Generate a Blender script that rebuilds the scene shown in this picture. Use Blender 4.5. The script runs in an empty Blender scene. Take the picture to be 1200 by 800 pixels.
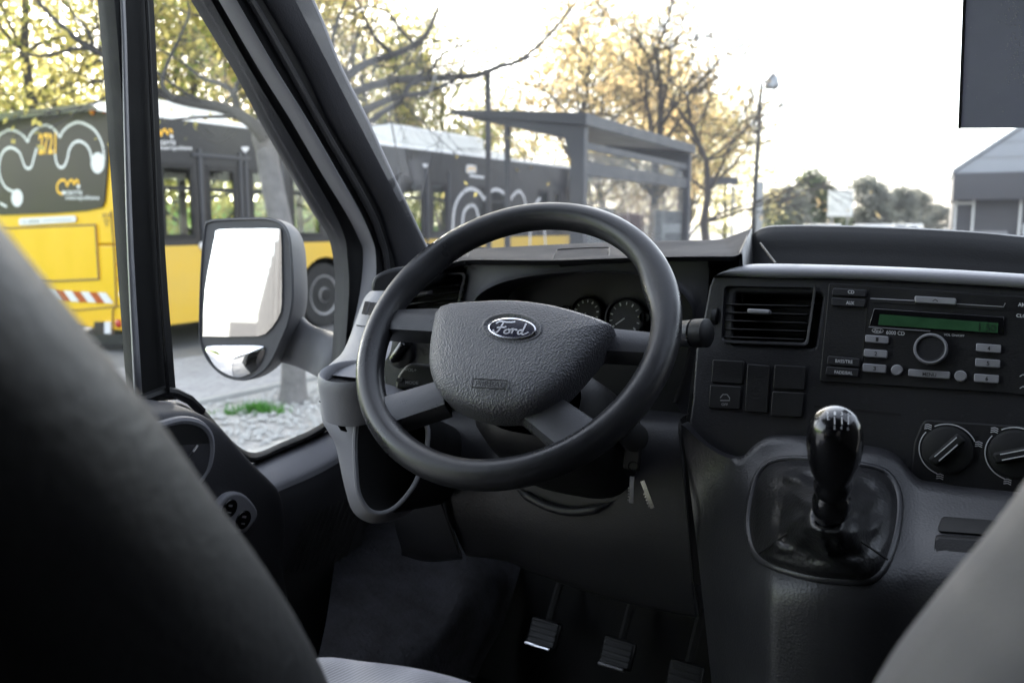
import bpy, bmesh, math, random
from mathutils import Vector, Matrix, noise
R_ = math.radians
rnd = random.Random(7)
SC = bpy.context.scene
COL = SC.collection

# ------------------------------------------------------------------ camera model
F_PX = 1000.0
CAM_H = 1.55
PITCH = math.atan(138 / F_PX)

def basis(th, pitch, roll):
    c, s = math.cos(th), math.sin(th)
    fw = Vector((-s, c, 0)); r = Vector((c, s, 0)); u = Vector((0, 0, 1))
    F = fw * math.cos(pitch) - u * math.sin(pitch)
    U = u * math.cos(pitch) + fw * math.sin(pitch)
    return (r * math.cos(roll) + U * math.sin(roll), U * math.cos(roll) - r * math.sin(roll), F)
VB = basis(R_(27), PITCH, R_(3))          # camera axes in the van's own frame
WB = basis(0, PITCH, 0)                   # camera axes in the street's frame

def mat3(b):
    return Matrix((b[0], b[1], b[2])).transposed()
M_V2W = (mat3(WB) @ mat3(VB).transposed()).to_4x4()
M_V2W.translation = Vector((0, 0, CAM_H))
BASE = Vector((0, 0.6, -1.55))            # foot of the van in its own frame

def ray(b, px, py):
    return b[0] * ((px - 600) / F_PX) - b[1] * ((py - 400) / F_PX) + b[2]
def pY(px, py, y):
    d = ray(VB, px, py); return d * (y / d.y)
def pX(px, py, x):
    d = ray(VB, px, py); return d * (x / d.x)
def pP(px, py, P, n):
    d = ray(VB, px, py); return d * (P.dot(n) / d.dot(n))
def pD(px, py, t):
    return ray(VB, px, py) * t
CAMW = Vector((0, 0, CAM_H))
def wz(px, py, z):
    d = ray(WB, px, py); return CAMW + d * ((z - CAM_H) / d.z)
def wy(px, py, y):
    d = ray(WB, px, py); return CAMW + d * (y / d.y)

# ------------------------------------------------------------------ curves
def cr(p0, p1, p2, p3, t):
    t2, t3 = t * t, t * t * t
    return tuple(0.5 * ((2 * b) + (-a + c) * t + (2 * a - 5 * b + 4 * c - d) * t2 + (-a + 3 * b - 3 * c + d) * t3)
                 for a, b, c, d in zip(p0, p1, p2, p3))
def spl(pts, n, closed=False):
    pts = [tuple(p) for p in pts]
    k = len(pts); out = []
    segs = k if closed else k - 1
    for i in range(segs):
        if closed:
            a, b, c, d = (pts[(i - 1) % k], pts[i], pts[(i + 1) % k], pts[(i + 2) % k])
        else:
            b, c = pts[i], pts[i + 1]
            a = pts[i - 1] if i > 0 else tuple(2 * x - y for x, y in zip(b, c))
            d = pts[i + 2] if i + 2 < k else tuple(2 * y - x for x, y in zip(b, c))
        for j in range(n):
            out.append(cr(a, b, c, d, j / n))
    if not closed:
        out.append(pts[-1])
    return out
def roundpoly(pts, r, seg=4):
    out = []; k = len(pts)
    for i in range(k):
        p0, p1, p2 = (Vector(pts[(i - 1) % k]), Vector(pts[i]), Vector(pts[(i + 1) % k]))
        a = p0 - p1; b = p2 - p1
        rr = min(r, a.length * .45, b.length * .45)
        A = p1 + a.normalized() * rr; Bq = p1 + b.normalized() * rr
        for j in range(seg + 1):
            t = j / seg
            q = A * (1 - t) ** 2 + p1 * 2 * t * (1 - t) + Bq * t * t
            out.append(tuple(q))
    return out

# ------------------------------------------------------------------ mesh builder
class MB:
    def __init__(s): s.v = []; s.f = []
    def add(s, vs, fs):
        o = len(s.v); s.v += [Vector(v) for v in vs]; s.f += [tuple(i + o for i in f) for f in fs]; return s
    def grid(s, rows, closed=False):
        n = len(rows[0]); fs = []
        for i in range(len(rows) - 1):
            for j in range(n if closed else n - 1):
                k = (j + 1) % n
                fs.append((i * n + j, i * n + k, (i + 1) * n + k, (i + 1) * n + j))
        return s.add([p for r in rows for p in r], fs)
    def loft(s, rows, n=4, m=4, closed=False):
        rr = [spl(r, n, closed) for r in rows]
        cols = [spl([r[j] for r in rr], m) for j in range(len(rr[0]))]
        return s.grid([[c[i] for c in cols] for i in range(len(cols[0]))], closed)
    def prism(s, pts, ext):
        pts = [Vector(p) for p in pts]; ext = Vector(ext); n = len(pts)
        return s.add(pts + [p + ext for p in pts],
                     [tuple(range(n)), tuple(range(2 * n - 1, n - 1, -1))] +
                     [(i, i + n, (i + 1) % n + n, (i + 1) % n) for i in range(n)])
    def box(s, c, sx, sy, sz, X=(1, 0, 0), Y=(0, 1, 0), Z=(0, 0, 1)):
        c = Vector(c); X = Vector(X) * sx / 2; Y = Vector(Y) * sy / 2; Z = Vector(Z) * sz / 2
        vs = [c + X * i + Y * j + Z * k for k in (-1, 1) for j in (-1, 1) for i in (-1, 1)]
        return s.add(vs, [(0, 2, 3, 1), (4, 5, 7, 6), (0, 1, 5, 4), (2, 6, 7, 3), (0, 4, 6, 2), (1, 3, 7, 5)])
    def tube(s, path, rad, seg=10, closed=False, cap=True, sq=None):
        path = [Vector(p) for p in path]; n = len(path)
        if not hasattr(rad, '__len__'): rad = [rad] * n
        rows = []; up = None
        for i, p in enumerate(path):
            if closed: t = path[(i + 1) % n] - path[i - 1]
            else: t = path[min(i + 1, n - 1)] - path[max(i - 1, 0)]
            if t.length < 1e-9: t = Vector((0, 0, 1))
            t.normalize()
            if up is None:
                up = Vector((0, 0, 1)) if abs(t.z) < .9 else Vector((1, 0, 0))
            a = t.cross(up)
            if a.length < 1e-6: a = t.orthogonal()
            a.normalize(); b = a.cross(t).normalized(); up = b
            rows.append([p + (a * math.cos(2 * math.pi * k / seg) + b * math.sin(2 * math.pi * k / seg)) * rad[i] for k in range(seg)])
        if closed: rows.append(rows[0])
        o = len(s.v); s.grid(rows, True)
        if cap and not closed:
            s.f.append(tuple(o + k for k in range(seg))[::-1]); L = o + (len(rows) - 1) * seg
            s.f.append(tuple(L + k for k in range(seg)))
        return s
    def lathe(s, prof, O, ax, seg=24, xs=None, cap=True):
        O = Vector(O); ax = Vector(ax).normalized(); a = Vector(xs) if xs else ax.orthogonal()
        a = (a - ax * a.dot(ax)).normalized(); b = ax.cross(a)
        rows = [[O + ax * h + (a * math.cos(2 * math.pi * k / seg) + b * math.sin(2 * math.pi * k / seg)) * r for k in range(seg)] for r, h in prof]
        o = len(s.v); s.grid(rows, True)
        if cap and prof[0][0] > 1e-5: s.f.append(tuple(o + k for k in range(seg))[::-1])
        L = o + (len(rows) - 1) * seg
        if cap and prof[-1][0] > 1e-5: s.f.append(tuple(L + k for k in range(seg)))
        return s
    def build(s, name, mat, parent=None, off=None, smooth=True, ang=38, bevel=0, bseg=2, solid=0, sub=0):
        me = bpy.data.meshes.new(name)
        me.from_pydata([tuple(v - off) if off is not None else tuple(v) for v in s.v], [], s.f)
        bm = bmesh.new(); bm.from_mesh(me)
        bmesh.ops.remove_doubles(bm, verts=bm.verts, dist=1e-6)
        bmesh.ops.recalc_face_normals(bm, faces=bm.faces)
        bm.to_mesh(me); bm.free()
        if smooth:
            me.polygons.foreach_set('use_smooth', [True] * len(me.polygons))
            me.set_sharp_from_angle(angle=R_(ang))
        o = bpy.data.objects.new(name, me); COL.objects.link(o)
        me.materials.append(mat)
        if solid:
            m = o.modifiers.new('solid', 'SOLIDIFY'); m.thickness = solid; m.offset = 0
        if sub:
            m = o.modifiers.new('sub', 'SUBSURF'); m.levels = sub; m.render_levels = sub
        if bevel:
            m = o.modifiers.new('bevel', 'BEVEL'); m.width = bevel; m.segments = bseg; m.limit_method = 'ANGLE'; m.angle_limit = R_(40)
        if parent: o.parent = parent
        return o
def tag(o, label=None, cat=None, group=None, kind=None):
    if label: o['label'] = label
    if cat: o['category'] = cat
    if group: o['group'] = group
    if kind: o['kind'] = kind
    return o
def empty(name, loc, rz=0, label=None, cat=None, group=None):
    o = bpy.data.objects.new(name, None); COL.objects.link(o); o.empty_display_size = .2
    o.location = loc; o.rotation_euler = (0, 0, rz)
    return tag(o, label, cat, group)

_tc = {}
def text_geo(t, bold=.012):
    """letter outlines of a word as flat triangles: verts (x,y), faces, width"""
    if (t, bold) in _tc: return _tc[(t, bold)]
    cu = bpy.data.curves.new('lettering', 'FONT'); cu.body = t; cu.size = 1; cu.resolution_u = 3; cu.offset = bold
    o = bpy.data.objects.new('lettering', cu); COL.objects.link(o)
    dg = bpy.context.evaluated_depsgraph_get(); dg.update()
    me = bpy.data.meshes.new_from_object(o.evaluated_get(dg))
    vs = [tuple(v.co) for v in me.vertices]; fs = [tuple(p.vertices) for p in me.polygons]
    bpy.data.objects.remove(o); bpy.data.curves.remove(cu); bpy.data.meshes.remove(me)
    x0 = min(v[0] for v in vs); x1 = max(v[0] for v in vs); y0 = min(v[1] for v in vs); y1 = max(v[1] for v in vs)
    _tc[(t, bold)] = ([((v[0] - x0), (v[1] - y0)) for v in vs], fs, x1 - x0, y1 - y0)
    return _tc[(t, bold)]
def text_on(mb, t, O, X, Y, shear=0, bold=.012):
    """word t into mb, lower left at O, X = full width vector, Y = full height vector"""
    vs, fs, w, h = text_geo(t, bold)
    O = Vector(O); X = Vector(X); Y = Vector(Y)
    return mb.add([O + X * (v[0] / w + shear * v[1] / h) + Y * (v[1] / h) for v in vs], fs)
def ribbon(mb, path, w, nrm):
    """flat strip of width w along a 3D path, facing nrm"""
    path = [Vector(p) for p in path]; nrm = Vector(nrm).normalized(); a = []; b = []
    for i, p in enumerate(path):
        t = path[min(i + 1, len(path) - 1)] - path[max(i - 1, 0)]
        q = t.cross(nrm).normalized() * (w / 2)
        a.append(p + q); b.append(p - q)
    return mb.grid([a, b])

# ------------------------------------------------------------------ materials
def newmat(name):
    m = bpy.data.materials.new(name); m.use_nodes = True
    nt = m.node_tree; nt.nodes.clear()
    return m, nt
def N(nt, typ, **kw):
    n = nt.nodes.new(typ)
    for k, v in kw.items():
        if k in n.inputs.keys(): n.inputs[k].default_value = v
        else: setattr(n, k, v)
    return n
def pm(name, col, rough=.5, var=.12, vscale=6, bump=0, bscale=300, btype='voronoi', metal=0, spec=.5, coat=0, rvar=.1, col2=None, coord='Object', dust=0, bdist=.0006):
    m, nt = newmat(name); L = nt.links
    out = N(nt, 'ShaderNodeOutputMaterial'); p = N(nt, 'ShaderNodeBsdfPrincipled')
    L.new(p.outputs[0], out.inputs[0])
    tc = N(nt, 'ShaderNodeTexCoord')
    nz = N(nt, 'ShaderNodeTexNoise', Scale=vscale, Detail=6, Roughness=.65)
    L.new(tc.outputs[coord], nz.inputs['Vector'])
    mx = N(nt, 'ShaderNodeMix', data_type='RGBA')
    c2 = col2 or tuple(min(1, c * (1 + var)) for c in col)
    c1 = col if col2 else tuple(c * (1 - var) for c in col)
    mx.inputs[6].default_value = (*c1, 1); mx.inputs[7].default_value = (*c2, 1)
    rmp = N(nt, 'ShaderNodeMapRange'); rmp.inputs[1].default_value = .3; rmp.inputs[2].default_value = .7
    L.new(nz.outputs[0], rmp.inputs[0]); L.new(rmp.outputs[0], mx.inputs[0])
    if dust:      # grey dust and small scuffs lying on the surface
        dn = N(nt, 'ShaderNodeTexNoise', Scale=170, Detail=5, Roughness=.75); L.new(tc.outputs[coord], dn.inputs['Vector'])
        dm = N(nt, 'ShaderNodeMapRange'); dm.inputs[1].default_value = .60; dm.inputs[2].default_value = .78; dm.inputs[4].default_value = dust
        L.new(dn.outputs[0], dm.inputs[0])
        sc_ = N(nt, 'ShaderNodeTexNoise', Scale=11, Detail=8, Roughness=.8, Distortion=1.5); L.new(tc.outputs[coord], sc_.inputs['Vector'])
        sm_ = N(nt, 'ShaderNodeMapRange'); sm_.inputs[1].default_value = .52; sm_.inputs[2].default_value = .75; sm_.inputs[4].default_value = dust * .35
        L.new(sc_.outputs[0], sm_.inputs[0])
        ad_ = N(nt, 'ShaderNodeMath', operation='ADD'); L.new(dm.outputs[0], ad_.inputs[0]); L.new(sm_.outputs[0], ad_.inputs[1])
        dx = N(nt, 'ShaderNodeMix', data_type='RGBA'); dx.inputs[7].default_value = (.22, .22, .22, 1)
        L.new(ad_.outputs[0], dx.inputs[0]); L.new(mx.outputs[2], dx.inputs[6]); L.new(dx.outputs[2], p.inputs['Base Color'])
    else:
        L.new(mx.outputs[2], p.inputs['Base Color'])
    rr = N(nt, 'ShaderNodeMapRange'); rr.inputs[1].default_value = .3; rr.inputs[2].default_value = .7
    rr.inputs[3].default_value = max(.02, rough - rvar); rr.inputs[4].default_value = min(1, rough + rvar)
    L.new(nz.outputs[0], rr.inputs[0]); L.new(rr.outputs[0], p.inputs['Roughness'])
    p.inputs['Metallic'].default_value = metal
    p.inputs['Specular IOR Level'].default_value = spec
    p.inputs['Coat Weight'].default_value = coat
    if coat: p.inputs['Coat Roughness'].default_value = .08
    if bump:
        if btype == 'voronoi':
            b = N(nt, 'ShaderNodeTexVoronoi', Scale=bscale, feature='F1')
        elif btype == 'weave':
            b = N(nt, 'ShaderNodeTexWave', Scale=bscale, Distortion=.3)
        else:
            b = N(nt, 'ShaderNodeTexNoise', Scale=bscale, Detail=5, Roughness=.6)
        L.new(tc.outputs[coord], b.inputs['Vector'])
        bp = N(nt, 'ShaderNodeBump', Strength=bump, Distance=bdist)
        L.new(b.outputs[0], bp.inputs['Height']); L.new(bp.outputs[0], p.inputs['Normal'])
    return m
def glass(name, tint=(1, 1, 1), dust=0.0, dustcol=(.8, .8, .82), refl=1.0, dscale=3):
    m, nt = newmat(name); L = nt.links
    out = N(nt, 'ShaderNodeOutputMaterial')
    tr = N(nt, 'ShaderNodeBsdfTransparent'); tr.inputs[0].default_value = (*tint, 1)
    gl = N(nt, 'ShaderNodeBsdfGlossy', Roughness=.03)
    fr = N(nt, 'ShaderNodeFresnel', IOR=1.45)
    ml = N(nt, 'ShaderNodeMath', operation='MULTIPLY'); ml.inputs[1].default_value = refl
    L.new(fr.outputs[0], ml.inputs[0])
    mx = N(nt, 'ShaderNodeMixShader'); L.new(ml.outputs[0], mx.inputs[0]); L.new(tr.outputs[0], mx.inputs[1]); L.new(gl.outputs[0], mx.inputs[2])
    last = mx
    if dust:
        tl = N(nt, 'ShaderNodeBsdfTranslucent'); tl.inputs[0].default_value = (*dustcol, 1)
        tc = N(nt, 'ShaderNodeTexCoord'); nz = N(nt, 'ShaderNodeTexNoise', Scale=dscale, Detail=8, Roughness=.7)
        L.new(tc.outputs['Object'], nz.inputs['Vector'])
        mr = N(nt, 'ShaderNodeMapRange'); mr.inputs[1].default_value = .35; mr.inputs[2].default_value = .75
        mr.inputs[3].default_value = dust * .6; mr.inputs[4].default_value = dust * 1.6
        L.new(nz.outputs[0], mr.inputs[0])
        m2 = N(nt, 'ShaderNodeMixShader'); L.new(mr.outputs[0], m2.inputs[0]); L.new(mx.outputs[0], m2.inputs[1]); L.new(tl.outputs[0], m2.inputs[2])
        last = m2
    L.new(last.outputs[0], out.inputs[0])
    return m
def leafmat(name, c1, c2, scale=1.2, tr=.5):
    m, nt = newmat(name); L = nt.links
    out = N(nt, 'ShaderNodeOutputMaterial')
    d = N(nt, 'ShaderNodeBsdfDiffuse'); t = N(nt, 'ShaderNodeBsdfTranslucent')
    tc = N(nt, 'ShaderNodeTexCoord'); nz = N(nt, 'ShaderNodeTexNoise', Scale=scale, Detail=4)
    L.new(tc.outputs['Object'], nz.inputs['Vector'])
    rmp = N(nt, 'ShaderNodeMapRange'); rmp.inputs[1].default_value = .35; rmp.inputs[2].default_value = .65
    L.new(nz.outputs[0], rmp.inputs[0])
    mx = N(nt, 'ShaderNodeMix', data_type='RGBA'); mx.inputs[6].default_value = (*c1, 1); mx.inputs[7].default_value = (*c2, 1)
    L.new(rmp.outputs[0], mx.inputs[0])
    L.new(mx.outputs[2], d.inputs[0]); L.new(mx.outputs[2], t.inputs[0])
    s = N(nt, 'ShaderNodeMixShader'); s.inputs[0].default_value = tr
    L.new(d.outputs[0], s.inputs[1]); L.new(t.outputs[0], s.inputs[2]); L.new(s.outputs[0], out.inputs[0])
    return m

M = {}
M['dash'] = pm('dash_plastic', (.021, .021, .024), .45, .1, 9, .35, 420, dust=.16)
M['dash_top'] = pm('dash_top_plastic', (.10, .10, .112), .55, .08, 9, .3, 420)
M['shelf'] = pm('shelf_plastic', (.030, .030, .035), .75, .08, 9, .3, 420, spec=.12)
M['lip'] = pm('highlit_lip_plastic', (.26, .26, .285), .42, .06, 9, .25, 420)  # pale colour carries the highlight along the tray lip
M['surround'] = pm('lit_surround_plastic', (.075, .075, .083), .5, .1, 9, .35, 420)  # paler copy of the dash plastic, with the window light in its colour
M['door'] = pm('lit_door_plastic', (.24, .24, .26), .55, .08, 8, .35, 420)  # paler than the lower door trim: window light is in the colour
M['cabin'] = pm('dark_cabin_lining', (.018, .018, .019), .8, .1, 4)
M['grey'] = pm('grey_plastic', (.30, .30, .32), .5, .08, 7, .3, 380)
M['lower'] = pm('lower_dash_plastic', (.025, .025, .0285), .38, .1, 7, .3, 380, dust=.09, spec=.6)
M['knee'] = pm('knee_panel_plastic', (.024, .024, .0275), .45, .1, 7, .3, 380, dust=.10)
M['dark'] = pm('dark_plastic', (.008, .008, .009), .5, .15, 8, .2, 420)
M['black'] = pm('black_rubber', (.006, .006, .0065), .65, .2, 10)
M['gloss'] = pm('black_gloss', (.006, .006, .007), .22, .1, 12, rvar=.04, coat=.6)
M['rim'] = pm('steering_rim_plastic', (.024, .024, .027), .36, .2, 11, .15, 500, rvar=.14, dust=.12)
M['airbag'] = pm('airbag_cover_plastic', (.095, .095, .105), .40, .08, 8, .75, 480, bdist=.0012)
M['spoke'] = pm('spoke_plastic', (.075, .075, .083), .3, .1, 20, .25, 600)
M['silver'] = pm('silver_plastic', (.34, .34, .36), .4, .06, 30, metal=.3)
M['chrome'] = pm('chrome', (.75, .75, .78), .15, .05, 20, metal=1, rvar=.05)
M['print'] = pm('white_print', (.72, .72, .74), .5, .04)
M['print_dim'] = pm('grey_print', (.30, .30, .31), .5, .04)
M['inkdark'] = pm('dark_print', (.02, .02, .02), .5, .04)
M['lcd'] = pm('green_lcd', (.035, .10, .045), .25, .25, 25, rvar=.03)
M['lcd_seg'] = pm('lcd_segment', (.012, .03, .016), .3)
M['emblem'] = pm('dark_enamel', (.018, .018, .035), .12, .1, 30, coat=.8, rvar=.03)
M['leather'] = pm('black_leather', (.013, .013, .0142), .40, .2, 20, .5, 240, rvar=.1, bdist=.0008)
M['seat'] = pm('seat_leatherette', (.010, .010, .0115), .48, .1, 6, .35, 160, 'noise', bdist=.002)
M['seat_grey'] = pm('seat_grey_cover', (.084, .086, .097), .65, .06, 6, .25, 600)
M['trim'] = pm('pillar_trim', (.045, .045, .051), .6, .08, 8, .3, 420)
M['trim_light'] = pm('light_pillar_trim', (.30, .30, .325), .55, .08, 8, .3, 420)
M['carpet'] = pm('worn_carpet', (.045, .045, .053), .85, .55, 22, 1.0, 120, 'noise', bdist=.004)
M['metal_dark'] = pm('worn_pedal_rubber', (.010, .010, .011), .4, .2, 20)
M['steel_worn'] = pm('worn_steel', (.20, .20, .21), .4, .2, 60, metal=.6)
M['mirror_shell'] = pm('mirror_shell_plastic', (.10, .10, .108), .55, .1, 9, .3, 300)
M['white'] = pm('white_paint', (.75, .75, .74), .35, .04, 1)
M['headliner'] = pm('headliner', (.06, .06, .06), .9, .06, 5)
M['mirror'] = pm('mirror_silver', (.92, .92, .93), .01, .01, 3, metal=1, rvar=.005)
M['glass'] = glass('clear_window_glass', (.98, .985, .98), .002, refl=.03)
M['screen'] = glass('dusty_windscreen_glass', (.96, .97, .965), .022, refl=.35, dscale=5)

# fabric of the seat cushion
def fabric():
    m, nt = newmat('grey_seat_fabric'); L = nt.links
    out = N(nt, 'ShaderNodeOutputMaterial'); p = N(nt, 'ShaderNodeBsdfPrincipled', Roughness=.9); L.new(p.outputs[0], out.inputs[0])
    tc = N(nt, 'ShaderNodeTexCoord'); mp = N(nt, 'ShaderNodeMapping'); mp.inputs['Rotation'].default_value = (0, 0, .6)
    L.new(tc.outputs['Object'], mp.inputs[0])
    w = N(nt, 'ShaderNodeTexWave', Scale=95, Distortion=.4); L.new(mp.outputs[0], w.inputs['Vector'])
    ck = N(nt, 'ShaderNodeTexVoronoi', Scale=26); L.new(mp.outputs[0], ck.inputs['Vector'])
    mx = N(nt, 'ShaderNodeMix', data_type='RGBA'); mx.inputs[6].default_value = (.06, .06, .07, 1); mx.inputs[7].default_value = (.36, .36, .39, 1)
    ad = N(nt, 'ShaderNodeMath', operation='MULTIPLY_ADD'); ad.inputs[1].default_value = .5; ad.inputs[2].default_value = .1
    L.new(ck.outputs[0], ad.inputs[0])
    a2 = N(nt, 'ShaderNodeMath', operation='MULTIPLY_ADD'); a2.inputs[1].default_value = .55
    L.new(w.outputs[0], a2.inputs[0]); L.new(ad.outputs[0], a2.inputs[2])
    L.new(a2.outputs[0], mx.inputs[0]); L.new(mx.outputs[2], p.inputs['Base Color'])
    return m
M['fabric'] = fabric()

# ------------------------------------------------------------------ the van
van = tag(bpy.data.objects.new('van', None), 'grey cab of the van seen from between its seats, steering wheel, dashboard and driver door', 'van')
COL.objects.link(van)
van.matrix_world = M_V2W @ Matrix.Translation(BASE)
def vb(mb, name, mat, parent=None, label=None, **kw):
    """a part of the van (parent None) or a sub-part of the part given"""
    o = mb.build(name, M[mat], parent or van, off=BASE, **kw)
    if label: o['label'] = label
    return o
def cut(o, mbc):
    """take the shape mbc out of mesh object o for good"""
    me = bpy.data.meshes.new('opening'); me.from_pydata([tuple(v - BASE) for v in mbc.v], [], mbc.f)
    bm = bmesh.new(); bm.from_mesh(me); bmesh.ops.recalc_face_normals(bm, faces=bm.faces); bm.to_mesh(me); bm.free()
    c = bpy.data.objects.new('opening', me); COL.objects.link(c)
    keep = [m.name for m in o.modifiers]
    c.matrix_world = o.matrix_world
    bpy.context.view_layer.update(); c.matrix_world = o.matrix_world.copy()
    mats = [s for s in o.data.materials]
    for n in keep: o.modifiers[n].show_viewport = False
    m = o.modifiers.new('cut', 'BOOLEAN'); m.operation = 'DIFFERENCE'; m.object = c; m.solver = 'EXACT'
    dg = bpy.context.evaluated_depsgraph_get(); dg.update()
    new = bpy.data.meshes.new_from_object(o.evaluated_get(dg)); old = o.data
    o.modifiers.remove(m); o.data = new; new.name = old.name
    new.polygons.foreach_set('use_smooth', [True] * len(new.polygons)); new.set_sharp_from_angle(angle=R_(38))
    for n in keep: o.modifiers[n].show_viewport = True
    bpy.data.objects.remove(c)
def quad_px(px4, fn):
    return [fn(*p) for p in px4]
def tilt4(x0, y0, x1, y1, t=.07):
    d = t * (x1 - x0)
    s = -.05 * (y1 - y0 - d)
    return [(x0, y0), (x1, y0 + d), (x1 + s, y1), (x0 + s, y1 - d)]

# ---- steering wheel ------------------------------------------------------
A_W = R_(40)
WC = ray(VB, 599.45, 390.7) * .988
WN = Vector((0, -math.cos(A_W), math.sin(A_W)))      # towards the driver
WX = Vector((1, 0, 0)); WU = Vector((0, math.sin(A_W), math.cos(A_W)))
def W(x, y, h=0): return WC + WX * x + WU * y + WN * h
def pW(px, py, h=0):
    return pP(px, py, WC + WN * h, WN)
mb = MB()
rows = []
for i in range(97):
    a = 2 * math.pi * i / 96
    # thumb swellings near ten and two o'clock
    d = math.degrees(a) % 360
    sw = sum(math.exp(-((d - c) / 11) ** 2) for c in (28, 152))
    r_in = .0165 + .006 * sw
    row = []
    for k in range(20):
        b = 2 * math.pi * k / 20
        rr = .0165 if math.cos(b) > 0 else r_in
        row.append(W((.18 + rr * math.cos(b)) * math.cos(a), (.18 + rr * math.cos(b)) * math.sin(a), .0185 * math.sin(b)))
    rows.append(row)
mb.grid(rows, True)
wheel = vb(mb, 'steering_wheel', 'rim', ang=80)
# airbag cover: outline traced on the cover's plane, domed
out_px = [(515, 359), (560, 353), (605, 352), (650, 358), (690, 369), (714, 378), (716, 383), (706, 398), (690, 418), (668, 443), (645, 464), (622, 477), (600, 481), (570, 481), (540, 473), (515, 459), (505, 440), (502, 418), (505, 388)]
H_A = .026
oc = [pW(x, y, H_A) for x, y in spl(out_px, 3, True)]
cen = pW(600, 415, H_A)
rings = []
for k, (sc, dh) in enumerate([(1.0, -.032), (1.005, -.008), (.995, -.002), (.97, .0025), (.92, .0065), (.8, .010), (.6, .0125), (.4, .0135), (.2, .014), (.0005, .014)]):
    rings.append([cen + (p - cen) * sc + WN * dh for p in oc])
mb = MB().grid(rings, True)
cover = vb(mb, 'airbag_cover', 'airbag', wheel, ang=60)
HA2 = H_A + .0125
# emblem: recessed oval ring, enamel oval, script
def oval(cx, cy, a, b, tilt, n=40):
    return [(cx + a * math.cos(t) * math.cos(tilt) - b * math.sin(t) * math.sin(tilt), cy + a * math.cos(t) * math.sin(tilt) + b * math.sin(t) * math.cos(tilt)) for t in [2 * math.pi * i / n for i in range(n)]]
TL = R_(3.5)
mb = MB().grid([[pW(x, y, HA2 + h) for x, y in oval(600, 384, a, b, TL)] for a, b, h in ((36, 18, .0008), (34, 16.6, .0022), (31, 14.4, .0012), (29.5, 13.2, .0005))], True)
vb(mb, 'emblem_surround', 'airbag', wheel)
mb = MB().grid([[pW(x, y, HA2 + h) for x, y in oval(600, 384.5, a, b, TL)] for a, b, h in ((28.6, 12.6, 0), (28.2, 12.2, .0035), (26.6, 10.9, .0038), (26.2, 10.6, .0028))], True)
vb(mb, 'emblem_ring', 'chrome', wheel)
mb = MB().prism([pW(x, y, HA2 + .0030) for x, y in oval(600, 384.5, 26.6, 10.9, TL)], -WN * .003)
emb = vb(mb, 'emblem', 'emblem', wheel, label='dark oval emblem with a silver script word')
mb = MB()
def script(mb, fn, s=1.0, w=.0011, n=None):
    st = [[(-17, -5), (-13, -7.5), (-7, -7), (-1, -7.2), (3, -8)],                                  # F top bar
          [(-9, -7), (-11, -3), (-13, 1), (-16, 4.5), (-19, 4), (-19.5, 1.5)],                       # F stem with curl
          [(-16, -.6), (-12, -1.2), (-8, -1.5), (-6, -2.6)],
          [(-5, .5), (-7.5, 2), (-8, 4.2), (-5.5, 5), (-3, 3.5), (-2.5, 1), (-4.5, .3), (-1, .6)],    # o
          [(-1, .6), (1, -.4), (.5, 2), (-.3, 4.8)], [(.8, 1.8), (2.5, .2), (4.5, .2), (5, 1.2)],     # r
          [(11, .5), (8, .8), (6.2, 3), (7, 4.8), (9.5, 4), (11, 1.5), (13, -3), (14.5, -7)],
          [(11, 1.5), (10.5, 4), (12, 4.9), (15, 3.5), (17.5, 2)]]                                    # d
    for q in st:
        ribbon(mb, [fn(x * s, y * s) for x, y in spl(q, 5)], w, n)
script(mb, lambda x, y: pW(600 + x * math.cos(TL) - y * math.sin(TL), 385.5 + x * math.sin(TL) + y * math.cos(TL), HA2 + .0034), 1.12, .0021, WN)
vb(mb, 'emblem_script', 'chrome', wheel, smooth=False)
# moulded AIRBAG word in its frame
mb = MB()
O = pW(557, 451.5, HA2 + .0022); X = pW(592, 453.8, HA2 + .0022) - O; Y = pW(559, 446, HA2 + .0022) - O
Y = Y - X * (Y.dot(X) / X.dot(X)) * .6
text_on(mb, 'AIRBAG', O, X, Y, bold=0)
fr = [pW(x, y, HA2 + .0018) for x, y in [(555, 443.5), (594.5, 445.8), (592.5, 455.8), (553, 453.5)]]
fr = [tuple(p) for p in fr]
mb.tube([Vector(p) for p in fr], .0007, 6, closed=True)
vb(mb, 'airbag_lettering', 'black', wheel, smooth=False)
# four spokes
def spoke(pts, w0, w1, mat, h0=.012, h1=.004):
    (x0, y0), (x1, y1) = pts
    p0 = pW(x0, y0, h0); p1 = pW(x1, y1, h1)
    d = (p1 - p0).normalized(); s = d.cross(WN).normalized()
    mbs = MB(); rows = []
    for t in [0, .15, .5, .85, 1]:
        c = p0.lerp(p1, t); w = w0 + (w1 - w0) * t
        prof = [(-1, -.018), (-1.0, -.004), (-.86, .006), (-.4, .0085), (.4, .0085), (.86, .006), (1.0, -.004), (1, -.018)]
        rows.append([c + s * (w / 2 * a) + WN * hh for a, hh in prof])
    mbs.grid(rows, True)
    return vb(mbs, 'spoke', mat, wheel, ang=50)
spoke([(522, 378), (455, 377)], .040, .034, 'rim', .004, -.004)
spoke([(688, 399), (765, 405)], .036, .030, 'spoke', .002, -.002)
spoke([(522, 462), (452, 484)], .040, .044, 'spoke', .002, 0)
spoke([(622, 470), (690, 520)], .046, .052, 'spoke', .004, 0)
# hub behind the cover
mb = MB().lathe([(.03, -.10), (.05, -.095), (.058, -.05), (.056, -.014), (.04, -.004)], WC - WU * .02, WN, 40)
vb(mb, 'hub', 'black', wheel)
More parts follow.
